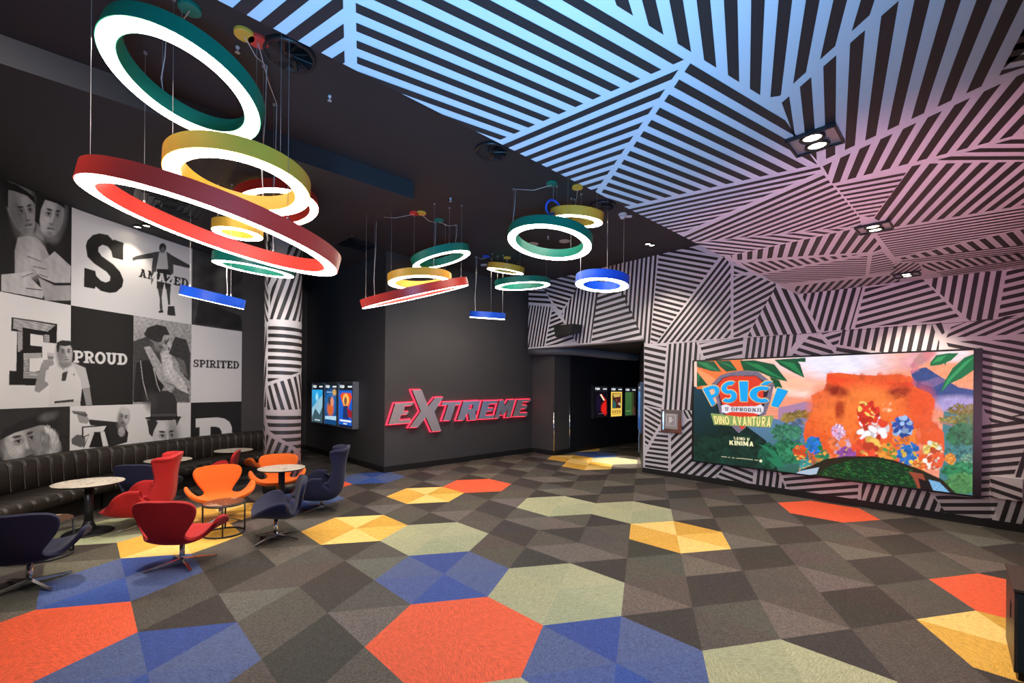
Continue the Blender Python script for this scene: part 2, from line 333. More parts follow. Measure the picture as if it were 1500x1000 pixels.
def floor():
    bm = bmesh.new(); cl = bm.loops.layers.float_color.new('Col'); uv = bm.loops.layers.uv.new('UVMap')
    for a in range(-16, 18):
        for b in range(-16, 18):
            c = HO + a * HE1 + b * HE2
            if not (-9.5 < c[0] < 10.5 and -5 < c[1] < 21): continue
            t = HEX.get((a, b)); cv = bm.verts.new((c[0], c[1], 0)); vs = [bm.verts.new((*(c + v), 0)) for v in HV]
            for k in range(6):
                f = bm.faces.new((cv, vs[(k + 1) % 6], vs[k]))
                if t: col = TONE[t][k]; gl = {'r': .22, 'y': .22, 'g': .35, 'b': .6}[t]
                else:
                    rgt = c[0] > .12 * c[1] - .1  # grey tones swap between floor sides, painting view-dependent fibre sheen into the colour
                    i = ({0: 2, 3: 1, 1: 1, 4: 1, 5: 0, 2: 0} if rgt else {0: 1, 3: 2, 1: 0, 4: 0, 2: 1, 5: 1})[k]
                    col = tuple(g * random.uniform(.92, 1.08) for g in GREY[i]); gl = .9
                ang = random.choice((0, 0, 1))
                d = (HV[k] + HV[(k + 1) % 6]); d = d / np.linalg.norm(d); e = np.array([-d[1], d[0]])
                if ang: d, e = e, d
                for lp in f.loops:
                    p = np.array(lp.vert.co[:2]); lp[uv].uv = (p @ d + a * 3.1 + k, p @ e + b * 1.7); lp[cl] = (*col, gl)
    bmesh.ops.remove_doubles(bm, verts=bm.verts[:], dist=1e-4)
    m, N, L, bs = new_mat('woven hexagon carpet')
    at = N.new('ShaderNodeAttribute'); at.attribute_name = 'Col'
    u = N.new('ShaderNodeUVMap'); u.uv_map = 'UVMap'
    mp = N.new('ShaderNodeMapping'); mp.inputs['Scale'].default_value = (14, 150, 1); L.new(u.outputs['UV'], mp.inputs['Vector'])
    n1 = N.new('ShaderNodeTexNoise'); n1.inputs['Scale'].default_value = 1; n1.inputs['Detail'].default_value = 3; L.new(mp.outputs['Vector'], n1.inputs['Vector'])
    br = N.new('ShaderNodeTexBrick'); br.inputs['Scale'].default_value = 55; br.inputs['Mortar Size'].default_value = .02
    br.inputs['Color1'].default_value = (.52,.52,.52,1); br.inputs['Color2'].default_value = (1.5,1.5,1.5,1); br.inputs['Mortar'].default_value = (.7,.7,.7,1)
    br.inputs['Brick Width'].default_value = .5; br.inputs['Row Height'].default_value = .4
    L.new(u.outputs['UV'], br.inputs['Vector'])
    r1 = N.new('ShaderNodeMapRange'); r1.inputs['From Min'].default_value = .3; r1.inputs['From Max'].default_value = .7; r1.inputs['To Min'].default_value = .72; r1.inputs['To Max'].default_value = 1.3
    L.new(n1.outputs['Fac'], r1.inputs['Value'])
    m1 = N.new('ShaderNodeMix'); m1.data_type = 'RGBA'; m1.blend_type = 'MULTIPLY'; m1.inputs['Factor'].default_value = .9
    L.new(at.outputs['Color'], m1.inputs['A']); L.new(r1.outputs['Result'], m1.inputs['B'])
    m2 = N.new('ShaderNodeMix'); m2.data_type = 'RGBA'; m2.blend_type = 'MULTIPLY'; m2.inputs['Factor'].default_value = .85
    L.new(at.outputs['Alpha'], m2.inputs['Factor']); L.new(m1.outputs['Result'], m2.inputs['A']); L.new(br.outputs['Color'], m2.inputs['B'])
    L.new(m2.outputs['Result'], bs.inputs['Base Color']); bs.inputs['Roughness'].default_value = .62; bs.inputs['Specular IOR Level'].default_value = .3
    bp = N.new('ShaderNodeBump'); bp.inputs['Strength'].default_value = .25; bp.inputs['Distance'].default_value = .004
    L.new(br.outputs['Fac'], bp.inputs['Height']); L.new(bp.outputs['Normal'], bs.inputs['Normal'])
    o = struct('floor', bm, m, 'woven vinyl floor of grey rhombi with red, blue, green and yellow hexagons', recalc=False)
    return o
floor()

# ------------------------------------------------------------------ screen wall with stripes
def stripe_faces(bm, regs, f, to3, outline=None, mi=1):
    for r in regs:
        for Q in stripes(r, f, outline):
            try:
                fc = bm.faces.new([bm.verts.new(to3(q)) for q in Q]); fc.material_index = mi
            except ValueError: pass
bm = bmesh.new()
T = .35
def a_box(s0, s1, z0, z1, d0=-T, d1=0, b=None, mi=0):
    prism(b if b is not None else bm, [A3(s0, 0, d0), A3(s1, 0, d0), A3(s1, 0, d1), A3(s0, 0, d1)], z0, z1, mi)
a_box(S_DOOR, S_END, 0, ZC); a_box(S_BEG, S_DOOR, Z_DOOR, ZC)
bmesh.ops.recalc_face_normals(bm, faces=bm.faces[:])
stripe_faces(bm, WALLR, a_sz, lambda q: A3(q[0], q[1], .002),
             [(S_BEG, .11), (S_END, .11), (S_END, ZC), (S_BEG, ZC)])
wallA = struct('wall_right', bm, [MT['white'], MT['black']], 'wall papered in black and white stripe patchwork behind the big screen', recalc=False)
b = bmesh.new(); a_box(S_DOOR - .012, S_END, 0, .11, 0, .014, b); struct('baseboard_right', b, MT['base'])
# thin joint line where upper and lower wall panels meet
b = bmesh.new(); a_box(.9, S_END, 2.862, 2.868, 0, .004, b); struct('trim_1', b, MT['black'])
# corner guard and reveal at the passage
b = bmesh.new(); e0 = np.array(A3(0, 0)[:2]); e1 = np.array([3.66, 13.0]); e2 = np.array([7.0, 16.6])
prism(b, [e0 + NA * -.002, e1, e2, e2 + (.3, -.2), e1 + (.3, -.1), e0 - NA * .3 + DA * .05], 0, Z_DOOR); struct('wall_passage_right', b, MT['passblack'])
b = bmesh.new(); a_box(-.018, .0, .11, 1.5, -.04, .006, b); struct('trim_2', b, MT['chrome'], 'chrome corner guard at the striped wall end')
b = bmesh.new(); d = (e1 - e0) / np.linalg.norm(e1 - e0); nn = np.array([-d[1], d[0]])
q = e0 + d * 2.62; prism(b, [q, q + d * .12, q + d * .12 + nn * .02, q + nn * .02], .1, 1.5); struct('trim_3', b, MT['chrome'])

# ------------------------------------------------------------------ dark walls
PE = np.array([-2.78, 9.89]); QE = np.array([.601, 13.369]); DE = (QE - PE) / np.linalg.norm(QE - PE)
PP = np.array([-6.148, 13.533]); DP = (PE - PP) / np.linalg.norm(PE - PP); NP = np.array([DP[1], -DP[0]]); NP = NP if NP @ PP < 0 else -NP
NE = np.array([DE[1], -DE[0]])                        # towards camera / right
b = bmesh.new(); prism(b, [PE, QE, QE - NE * .25, PE - NE * .25 + DE * .25], 0, ZC); struct('wall_sign', b, MT['wallblack'], 'charcoal wall carrying the illuminated sign')
b = bmesh.new(); prism(b, [PP, PE, PE + DE * .25 - NE * .25, PP - NP * .25], 0, ZC); struct('wall_posters', b, MT['wallblack'], 'charcoal wall with three poster displays')
def skirting(name, p, q, n, h=.13, t=.012):
    b = bmesh.new(); prism(b, [p, q, q + n * t, p + n * t], 0, h); return struct(name, b, MT['base'])
skirting('baseboard_sign', PE, QE, NE); skirting('baseboard_posters', PP, PE, NP)
PIL = [np.array([.601, 13.369]), np.array([1.186, 12.715]), np.array([1.70, 13.25]), np.array([1.12, 13.95])]
b = bmesh.new(); prism(b, PIL, 0, Z_DOOR); struct('wall_pilaster', b, MT['wallblack'], 'charcoal pilaster at the passage mouth')
for i, (p, q) in enumerate(((PIL[0], PIL[1]), (PIL[1], PIL[2]))):
    d = (q - p) / np.linalg.norm(q - p); skirting('baseboard_pilaster_%d' % (i + 1), p, q, np.array([d[1], -d[0]]))
for i, p in enumerate((PIL[1], PIL[2])):
    b = bmesh.new(); lathe(b, [(.022, .13), (.022, 1.42)], 8, Matrix.Translation((p[0], p[1], 0))); struct('trim_%d' % (4 + i), b, MT['chrome'], 'chrome corner guard on the pilaster', smooth=True)
# passage left wall and end, ceiling
PL0 = np.array([1.70, 13.25]); PL1 = PL0 + np.array([.685, .729]) * 9.5
b = bmesh.new(); dd = (PL1 - PL0) / np.linalg.norm(PL1 - PL0); nn = np.array([dd[1], -dd[0]])
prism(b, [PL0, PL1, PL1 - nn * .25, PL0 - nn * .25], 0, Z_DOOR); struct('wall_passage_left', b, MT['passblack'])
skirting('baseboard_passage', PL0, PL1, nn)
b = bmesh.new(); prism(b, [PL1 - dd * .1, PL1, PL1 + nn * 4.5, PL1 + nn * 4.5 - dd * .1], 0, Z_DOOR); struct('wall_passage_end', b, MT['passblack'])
b = bmesh.new(); prism(b, [np.array(A3(S_BEG, 0, -T)[:2]) + nn * -.9, np.array(A3(.35, 0, -T)[:2]), PL1 + nn * 4.6, PL1 - nn * .3], Z_DOOR + .0, Z_DOOR + .12); struct('ceiling_passage', b, MT['ceilblack'])
PLW, PLD, PLN = PL0, dd, nn
# curved grey bulkhead across the passage mouth
b = bmesh.new()
pth = [(.50, 13.05, 2.93), (.85, 12.80, 2.94), (1.2, 12.62, 2.94), (1.75, 12.66, 2.93), (2.4, 12.78, 2.88), (3.05, 12.9, 2.83), (3.6, 12.98, 2.80)]
tube(b, pth, [.1, .11, .12, .12, .115, .11, .1], 16); struct('trim_6', b, MT['duct'], 'rounded grey bulkhead over the passage mouth', smooth=True)

# ------------------------------------------------------------------ left wall (curved, behind the mural)
WPTS = np.array([(-5.9, 2.2), (-6.30, 3.3), (-6.58, 4.45), (-6.76, 5.7), (-6.82, 6.9), (-6.63, 7.96), (-6.40, 9.03), (-6.04, 10.1), (-5.66, 10.95)])
def curve(P, n=24):
    out = []
    for i in range(len(P) - 1):
        p0, p1, p2, p3 = P[max(i - 1, 0)], P[i], P[i + 1], P[min(i + 2, len(P) - 1)]
        for t in np.linspace(0, 1, n, endpoint=False):
            out.append(.5 * ((2 * p1) + (p2 - p0) * t + (2 * p0 - 5 * p1 + 4 * p2 - p3) * t * t + (3 * p1 - p0 - 3 * p2 + p3) * t ** 3))
    out.append(P[-1]); return np.array(out)
WC = curve(WPTS); WL = np.concatenate([[0], np.cumsum(np.linalg.norm(np.diff(WC, axis=0), axis=1))])
def wpos(s): return np.stack([np.interp(s, WL, WC[:, 0]), np.interp(s, WL, WC[:, 1])], -1)
def wnorm(s):
    d = wpos(np.asarray(s) + .03) - wpos(np.asarray(s) - .03); d = d / np.linalg.norm(d, axis=-1, keepdims=True)
    return np.stack([d[..., 1], -d[..., 0]], -1)
def w_s_of_px(x, y=570.):                              # arc length where the pixel column meets the wall
    xs, _ = proj(np.stack([WC[:, 0], WC[:, 1], np.full(len(WC), EYE + (570 - y) / FPX * WC[:, 1])], -1))
    return float(np.interp(x, xs, WL))
ss = np.linspace(0, WL[-1], 60)
b = bmesh.new(); pin = wpos(ss); pout = pin - wnorm(ss) * .25
prism(b, [*pin, *pout[::-1]], 0, ZS); struct('wall_left', b, MT['wallblack'], 'curved dark wall behind the photo mural')
b = bmesh.new(); prism(b, [(-5.66, 10.95), (-5.86, 11.05), (-7.4, 12.3), (-7.4, 13.9), (-7.6, 13.9), (-7.6, 12.2), (-5.92, 10.9)], 0, ZS); struct('wall_recess', b, MT['wallblack'])
b = bmesh.new(); prism(b, [(-7.6, 13.85), (-6.148, 13.533), (-6.1, 13.75), (-7.6, 14.1)], 0, ZC); struct('wall_back', b, MT['wallblack'])
skirting('baseboard_back', np.array([-7.4, 13.81]), PP, np.array([-.21, -.97]))
# walls outside the frame
b = bmesh.new(); prism(b, [RW0, RW1, RW1 + DA * .2, RW0 + DA * .2], 0, ZC); struct('wall_side', b, MT['wallblack'], 'dark wall at the right edge')
b = bmesh.new(); prism(b, [(-9, -4), (9, -4), (9, -4.2), (-9, -4.2)], 0, ZC); struct('wall_rear', b, MT['wallblack'])
b = bmesh.new(); prism(b, [(-9, -4), (-9, 14), (-9.2, 14), (-9.2, -4)], 0, ZC); struct('wall_far_left', b, MT['wallblack'])
b = bmesh.new(); prism(b, [(9, -4), (9, 6), (9.2, 6), (9.2, -4)], 0, ZC); struct('wall_far_right', b, MT['wallblack'])

# ------------------------------------------------------------------ ceilings
b = bmesh.new(); prism(b, [(-9.2, -4.2), (9.2, -4.2), (9.2, 14.5), (3, 17), (-9.2, 17)], ZC, ZC + .1); struct('ceiling', b, MT['ceilblack'], 'black main ceiling')
C0 = np.array([-1.445, 6.58])
b = bmesh.new(); prism(b, [C0, C0 - DB * 14, C0 - DB * 14 - DA * 9, C0 - DA * 12], ZS, ZC - .001); struct('ceiling_soffit', b, MT['soffit'], 'lower black soffit above the seating')
l0 = c_xy(318, 0); l1 = c_xy(1168, 431); ld = (l1 - l0) / np.linalg.norm(l1 - l0)
OUT = [l0 - ld * 4.2, l1, RW0, RW0 - DB * 7.0]
bm = bmesh.new(); prism(bm, OUT, ZL, ZL + .16)
bmesh.ops.recalc_face_normals(bm, faces=bm.faces[:])
stripe_faces(bm, CEIL, c_xy, lambda q: (q[0], q[1], ZL - .002), OUT)
struct('ceiling_striped', bm, [MT['white'], MT['black']], 'low ceiling printed with black and white stripe patchwork', recalc=False)

# ------------------------------------------------------------------ striped column
CX, CY, CRAD = -4.10, 8.10, .30
def column():
    rt = thing('column', 'round column wrapped in black and white stripes beside the orange chairs', 'column', (CX, CY, 0)); rt['kind'] = 'structure'
    b = bmesh.new(); lathe(b, [(CRAD, .16), (CRAD, ZS)], 48); o = obj('column_shaft', b, MT['white'], rt, True)
    th0 = math.atan2(-CY, -CX)                         # angle facing the camera
    def put(bm_, Q):                                    # Q in (u,z): u angle-length, right positive
        lo, hi = Q[:, 0].min(), Q[:, 0].max(); st = CRAD * math.pi / 24
        for k in range(int(math.floor(lo / st)), int(math.ceil(hi / st))):
            R_ = clip(Q, np.array([1., 0]), k * st)
            if len(R_) > 2: R_ = clip(R_, np.array([-1., 0]), -(k + 1) * st)
            if len(R_) > 2:
                vs = []
                for u, z in R_:
                    a = th0 + u / CRAD; vs.append(bm_.verts.new(((CRAD + .002) * math.cos(a), (CRAD + .002) * math.sin(a), z)))
                try: bm_.faces.new(vs)
                except ValueError: pass
    U = CRAD * math.pi
    # (polygon, dir, period, phase)
    R = [([(-.42, 4.0), (.05, 4.6), (-.42, 4.6)], (1, -1.5), .12), ([(.02, 4.05), (.5, 3.9), (.5, 4.6), (.12, 4.6)], (1, 2.2), .12),
         ([(-.30, 4.5), (.0, 4.0), (.0, 3.9), (-.30, 3.6)], (1, 2.5), .12),
         ([(-.46, 2.98), (-.27, 2.98), (-.27, 3.55), (-.46, 4.0)], (1, -1.6), .11),
         ([(-.23, 3.02), (.47, 3.02), (.47, 3.9), (.02, 3.95), (-.23, 3.5)], (1, 3.2), .12),
         ([(-.27, 1.93), (.30, 2.12), (.47, 2.3), (.47, 2.94), (-.27, 2.94)], (1, -.02), .128),
         ([(-.28, 1.46), (.47, 1.46), (.47, 2.14), (.30, 2.05), (-.28, 1.86)], (1, -3.5), .115),
         ([(-.22, 1.10), (.1, .9), (.47, .62), (.47, 1.40), (-.33, 1.40)], (1, -.03), .128),
         ([(-.30, .16), (-.30, 1.05), (.1, .82), (.4, .5), (.4, .16)], (1, 2.6), .125),
         ([(-.47, .16), (-.34, .16), (-.34, 1.2), (-.47, 1.4)], (1, -1.0), .12), ([(-.47, 1.5), (-.31, 1.5), (-.31, 2.9), (-.47, 2.9)], (1, 4), .13),
         ([(.52, .2), (.92, .2), (.92, 2.3), (.52, 2.3)], (1, 2), .12), ([(.52, 2.35), (.92, 2.35), (.92, 4.5), (.52, 4.5)], (1, -1), .12),
         ([(-.92, .2), (-.52, .2), (-.52, 2.3), (-.92, 2.3)], (1, -.6), .12), ([(-.92, 2.35), (-.52, 2.35), (-.52, 4.5), (-.92, 4.5)], (1, 1.4), .12)]
    b = bmesh.new()
    for poly, d, per in R:
        P = hull(poly); d = np.array(d, float); d /= np.linalg.norm(d); n = np.array([-d[1], d[0]])
        lo, hi = (P @ n).min(), (P @ n).max()
        for k in range(int((hi - lo) / per) + 1):
            Q = clip(P, n, lo + k * per + .015)
            if len(Q) > 2: Q = clip(Q, -n, -(lo + (k + .5) * per + .015))
            if len(Q) > 2: put(b, Q)
    obj('column_stripes', b, MT['black'], rt, recalc=False)
    b = bmesh.new(); lathe(b, [(CRAD + .01, 0), (CRAD + .01, .16), (CRAD, .16)], 48); obj('column_base', b, MT['base'], rt, True)
column()

# ------------------------------------------------------------------ flat art: colours computed per vertex of a fine grid
class Art:
    """paints flat shapes on sample points whose places are given in photograph pixels"""
    def __init__(s, X, Y, bg):
        s.X, s.Y = X, Y; s.C = np.ones((*X.shape, 3)) * np.array(bg if np.ndim(bg) else [bg] * 3)
        s.cx0, s.cx1, s.ry0, s.ry1 = X.min(0), X.max(0), Y.min(1), Y.max(1)
    def win(s, x0, x1, y0, y1):
        c = np.nonzero((s.cx1 >= x0) & (s.cx0 <= x1))[0]; r = np.nonzero((s.ry1 >= y0) & (s.ry0 <= y1))[0]
        return None if not len(c) or not len(r) else (slice(r[0], r[-1] + 1), slice(c[0], c[-1] + 1))
    def put(s, w, m, col):
        col = np.array(col if np.ndim(col) else [col] * 3, float); s.C[w] += (col - s.C[w]) * m[..., None]
    def ell(s, cx, cy, rx, ry, col, ang=0, soft=.15, op=1):
        R = max(rx, ry) * (1 + soft); w = s.win(cx - R, cx + R, cy - R, cy + R)
        if w is None: return
        a = math.radians(ang); dx, dy = s.X[w] - cx, s.Y[w] - cy
        u = (dx * math.cos(a) + dy * math.sin(a)) / rx; v = (-dx * math.sin(a) + dy * math.cos(a)) / ry
        r = np.sqrt(u * u + v * v); s.put(w, np.clip((1 - r) / soft + .5, 0, 1) * op, col)
    def inside(s, P, X, Y):
        m = np.zeros(X.shape, bool); n = len(P)
        for i in range(n):
            (x0, y0), (x1, y1) = P[i], P[(i + 1) % n]
            if y0 == y1: continue
            m ^= ((y0 > Y) != (y1 > Y)) & (X < (x1 - x0) * (Y - y0) / (y1 - y0) + x0)
        return m
    def poly(s, P, col, op=1, aa=.22):
        P = np.array(P, float); lo, hi = P.min(0) - 1, P.max(0) + 1; w = s.win(lo[0], hi[0], lo[1], hi[1])
        if w is None: return
        X, Y = s.X[w], s.Y[w]
        s.put(w, sum(s.inside(P, X + dx * aa, Y + dy * aa).astype(float) for dx in (-1, 1) for dy in (-1, 1)) / 4 * op, col)
    def dapple(s, P, n, rx, ry, lo, hi, op, seed, ang=90):
        """many small soft flecks lighter or darker than what is there"""
        P = np.array(P, float); a, b = P.min(0), P.max(0); r = np.random.default_rng(seed)
        for _ in range(n):
            x, y = r.uniform(a[0], b[0]), r.uniform(a[1], b[1])
            if not s.inside(P, np.array([x]), np.array([y]))[0]: continue
            w = s.win(x - .3, x + .3, y - .3, y + .3)
            if w is None: continue
            c = s.C[w].reshape(-1, 3)[0] * r.uniform(lo, hi)
            s.ell(x, y, rx * r.uniform(.5, 1.4), ry * r.uniform(.5, 1.4), np.clip(c, 0, 1), r.uniform(-ang, ang), .7, op)
    def grad(s, P, c0, c1, p0, p1, op=1):
        P = np.array(P, float); m = s.inside(P, s.X, s.Y).astype(float) * op
        d = np.array(p1, float) - p0; t = np.clip(((s.X - p0[0]) * d[0] + (s.Y - p0[1]) * d[1]) / (d @ d), 0, 1)[..., None]
        s.C += (np.array(c0) * (1 - t) + np.array(c1) * t - s.C) * m[..., None]
    def noise(s, P, amp, sx, sy, seed=0):
        P = np.array(P, float); m = s.inside(P, s.X, s.Y).astype(float) if len(P) else np.ones(s.X.shape)
        n = np.zeros(s.X.shape); r = np.random.default_rng(seed)
        for _ in range(14):
            a, b, p = r.normal(0, 1 / sx), r.normal(0, 1 / sy), r.uniform(0, 6.3); n += np.sin(s.X * a * 6 + s.Y * b * 6 + p)
        s.C *= (1 + amp * (n / 4) * m)[..., None]; s.C = np.clip(s.C, 0, 1)
    def line(s, pts, w, col, op=1):
        pts = [np.array(p, float) for p in pts]
        for a, b in zip(pts, pts[1:]):
            d = b - a; L = np.linalg.norm(d)
            if L < 1e-6: continue
            n = np.array([-d[1], d[0]]) / L * w / 2; s.poly([a + n, b + n, b - n, a - n], col, op)
def arc(cx, cy, ro, rio, a0, a1, ry=None, riy=None, n=14):
    ry = ry or ro; riy = rio if riy is None else riy
    t = np.radians(np.linspace(a0, a1, n))
    return [(cx + ro * math.cos(k), cy + ry * math.sin(k)) for k in t] + [(cx + rio * math.cos(k), cy + riy * math.sin(k)) for k in t[::-1]]
def R4(a, b, c, d): return [(a, b), (c, b), (c, d), (a, d)]
def glyph(ch, slab=True):
    """polygons of a capital letter in a unit box, y up; returns (width, polygons)"""
    t, h = .26, .15
    G = {
     'A': (1.05, [[(.40,1),(.65,1),(.36,0),(.12,0)], [(.42,1),(.64,1),(.93,0),(.68,0)], R4(.3,.2,.75,.36)], [R4(0,0,.46,h), R4(.59,0,1.05,h), R4(.25,1-h,.6,1)]),
     'D': (.98, [R4(.14,0,.14+t,1), R4(.3,0,.5,.17), R4(.3,.83,.5,1), arc(.48,.5,.47,.22,-90,90,.5,.33)], [R4(0,0,.4,h), R4(0,1-h,.4,1)]),
     'E': (.86, [R4(.14,0,.14+t,1), R4(.3,0,.82,.17), R4(.3,.83,.80,1), R4(.3,.42,.66,.58)], [R4(0,0,.4,h), R4(0,1-h,.4,1), R4(.68,0,.86,.34), R4(.66,.66,.84,1)]),
     'H': (1.0, [R4(.12,0,.12+t,1), R4(.62,0,.62+t,1), R4(.3,.41,.7,.59)], [R4(0,0,.46,h), R4(.54,0,1,h), R4(0,1-h,.46,1), R4(.54,1-h,1,1)]),
     'I': (.5, [R4(.12,0,.12+t,1)], [R4(0,0,.5,h), R4(0,1-h,.5,1)]),
     'J': (.7, [R4(.34,.3,.34+t,1), arc(.30,.3,.30,.06,-180,0,.3,.1)], [R4(.2,1-h,.7,1)]),
     'K': (.98, [R4(.12,0,.12+t,1), [(.36,.42),(.62,1),(.92,1),(.55,.42)], [(.36,.6),(.6,.62),(.95,0),(.65,0)]], [R4(0,0,.46,h), R4(0,1-h,.46,1), R4(.58,0,1,h)]),
     'M': (1.25, [R4(.12,0,.34,1), R4(.9,0,1.12,1), [(.12,1),(.4,1),(.68,.3),(.55,.05)], [(.85,1),(1.12,1),(.70,.05),(.56,.3)]], [R4(0,0,.46,h), R4(.78,0,1.25,h), R4(0,1-h,.3,1), R4(.95,1-h,1.25,1)]),
     'N': (1.05, [R4(.12,0,.34,1), R4(.72,0,.94,1), [(.12,1),(.38,1),(.94,0),(.7,0)]], [R4(0,0,.46,h), R4(.62,1-h,1.05,1)]),
     'O': (1.0, [arc(.5,.5,.5,.24,0,360,.52,.33,28)], []),
     'P': (.92, [R4(.14,0,.14+t,1), R4(.3,.83,.55,1), R4(.3,.36,.55,.52), arc(.52,.68,.40,.16,-90,90,.32,.155)], [R4(0,0,.52,h), R4(0,1-h,.4,1)]),
     'R': (1.02, [R4(.14,0,.14+t,1), R4(.3,.83,.55,1), R4(.3,.40,.55,.56), arc(.52,.70,.40,.16,-90,90,.30,.135), [(.42,.45),(.68,.45),(.95,0),(.66,0)]], [R4(0,0,.5,h), R4(0,1-h,.4,1), R4(.7,0,1.02,h)]),
     'S': (.88, [arc(.45,.71,.40,.15,50,270,.31,.14), arc(.43,.29,.42,.16,-130,90,.31,.14)], [R4(.64,.66,.82,1), R4(.04,0,.2,.34)]),
     'T': (.95, [R4(.34,0,.34+t,1), R4(.06,.83,.88,1)], [R4(.2,0,.74,h), R4(0,.66,.18,1), R4(.77,.66,.95,1)]),
     'U': (1.0, [R4(.12,.35,.12+t,1), R4(.64,.35,.88,1), arc(.5,.38,.38,.13,-180,0,.40,.2)], [R4(0,1-h,.48,1), R4(.55,1-h,1,1)]),
     'V': (1.0, [[(.08,1),(.35,1),(.62,0),(.40,0)], [(.92,1),(.68,1),(.40,0),(.60,0)]], []),
     'Z': (.88, [R4(.06,.83,.82,1), R4(.04,0,.84,.17), [(.52,.85),(.82,.85),(.34,.15),(.04,.15)]], [R4(.04,.62,.2,1), R4(.68,0,.86,.38)]),
     ' ': (.4, [], []),
    }
    if ch == 'Ć': w, p, q = G['S'] and (.9, [arc(.5,.5,.5,.22,55,305,.5,.28,20)], []) ; return w, p + [[(.40,1.08),(.62,1.08),(.86,1.32),(.60,1.32)]]
    if ch == 'C': return .9, [arc(.5,.5,.5,.22,55,305,.5,.28,20)]
    w, p, q = G[ch]
    if not slab and ch in 'IHMNT':
        x0 = min(v[0] for P in p for v in P); x1 = max(v[0] for P in p for v in P); return x1 - x0 + .0, [[(x - x0, y) for x, y in P] for P in p]
    return w, p + (q if slab else [])
def text_polys(txt, quad, gap=.1, slab=True):
    """letter polygons of a word laid into a pixel quad (TL, TR, BR, BL)"""
    gl = [glyph(c, slab) for c in txt]; W = sum(g[0] for g in gl) + gap * (len(gl) - 1); x = 0; out = []
    TL, TR, BR, BL = [np.array(q, float) for q in quad]
    for w, P in gl:
        for p in P:
            out.append([tuple((BL * (1 - u) + BR * u) * (1 - v) + (TL * (1 - u) + TR * u) * v) for u, v in [((x + a) / W, b) for a, b in p]])
        x += w + gap
    return out
def grid_obj(name, Pts, colours, mat, parent=None, flip=False):
    h, w = Pts.shape[:2]; me = bpy.data.meshes.new(name)
    i = np.arange(h * w).reshape(h, w); F = np.stack([i[:-1, :-1], i[:-1, 1:], i[1:, 1:], i[1:, :-1]], -1).reshape(-1, 4)
    if flip: F = F[:, ::-1]
    me.vertices.add(h * w); me.vertices.foreach_set('co', Pts.reshape(-1).astype(np.float32))
    me.loops.add(F.size); me.loops.foreach_set('vertex_index', F.reshape(-1).astype(np.int32))
    me.polygons.add(len(F)); me.polygons.foreach_set('loop_start', np.arange(0, F.size, 4, dtype=np.int32)); me.polygons.foreach_set('loop_total', np.full(len(F), 4, np.int32))
    me.update(calc_edges=True); me.validate()
    a = me.color_attributes.new('Col', 'FLOAT_COLOR', 'POINT'); c = np.ones((h * w, 4), np.float32); c[:, :3] = np.clip(colours.reshape(-1, 3), 0, 1)
    a.data.foreach_set('color', c.reshape(-1))
    return link(name, me, mat, parent)
PRINT = attr_mat('photo wallpaper print', 0, .5, .35)
def S_(*v): return srgb(*v)
K, G1, G2, G3, W_ = .012, .06, .16, .34, .62

# ------------------------------------------------------------------ photo mural
def head(a, cx, cy, rx, ry, t, ang=0, yaw=0, lit=-1, beard=0):
    A = math.radians(ang); ca, sa = math.cos(A), math.sin(A)
    def e(u, v, ru, rv, col, soft=.5, op=1, da=0): a.ell(cx + (u * rx) * ca - (v * ry) * sa, cy + (u * rx) * sa + (v * ry) * ca, ru * rx, rv * ry, col, ang + da, soft, op)
    e(0, 0, 1, 1, t, .12); e(-lit * .6, .05, .6, .95, t * .45, .9, .8); e(lit * .25, -.52, .5, .32, min(.7, t * 1.25), .9, .7); e(lit * .42, .18, .3, .26, min(.7, t * 1.25), .9, .7)
    e(0, 1.0, .8, .22, t * .4, .9, .7)
    for sx in (-1, 1):
        k = 1 - .25 * (sx * yaw > 0); x = sx * .38 + yaw * .5
        e(x, -.10, .28 * k, .15, t * .42, .9, .85); e(x, -.09, .17 * k, .055, .6 * t + .1, .4, .8); e(x + yaw * .1, -.09, .075, .06, .015, .4); e(x, -.135, .2 * k, .03, .02, .5); e(x, -.30, .27 * k, .055, .03, .6, .95, sx * -7)
    e(yaw * .7, .12, .10, .30, min(.7, t * 1.2), .8, .8); e(yaw * .7 - lit * .14, .18, .09, .25, t * .5, .8, .75); e(yaw * .7, .36, .2, .06, t * .38, .8, .85)
    e(yaw * .6, .58, .32, .045, .035, .5); e(yaw * .6, .52, .26, .05, t * .6, .7, .8); e(yaw * .6, .655, .22, .05, t * .95, .7, .8); e(yaw * .5, .78, .25, .05, t * .55, .8, .7)
    if beard: e(yaw * .5, .72, .62, .34, t * .35, .7, beard); e(yaw * .6, .47, .36, .08, t * .25, .6, beard); e(yaw * .6, .60, .24, .035, .03, .5)
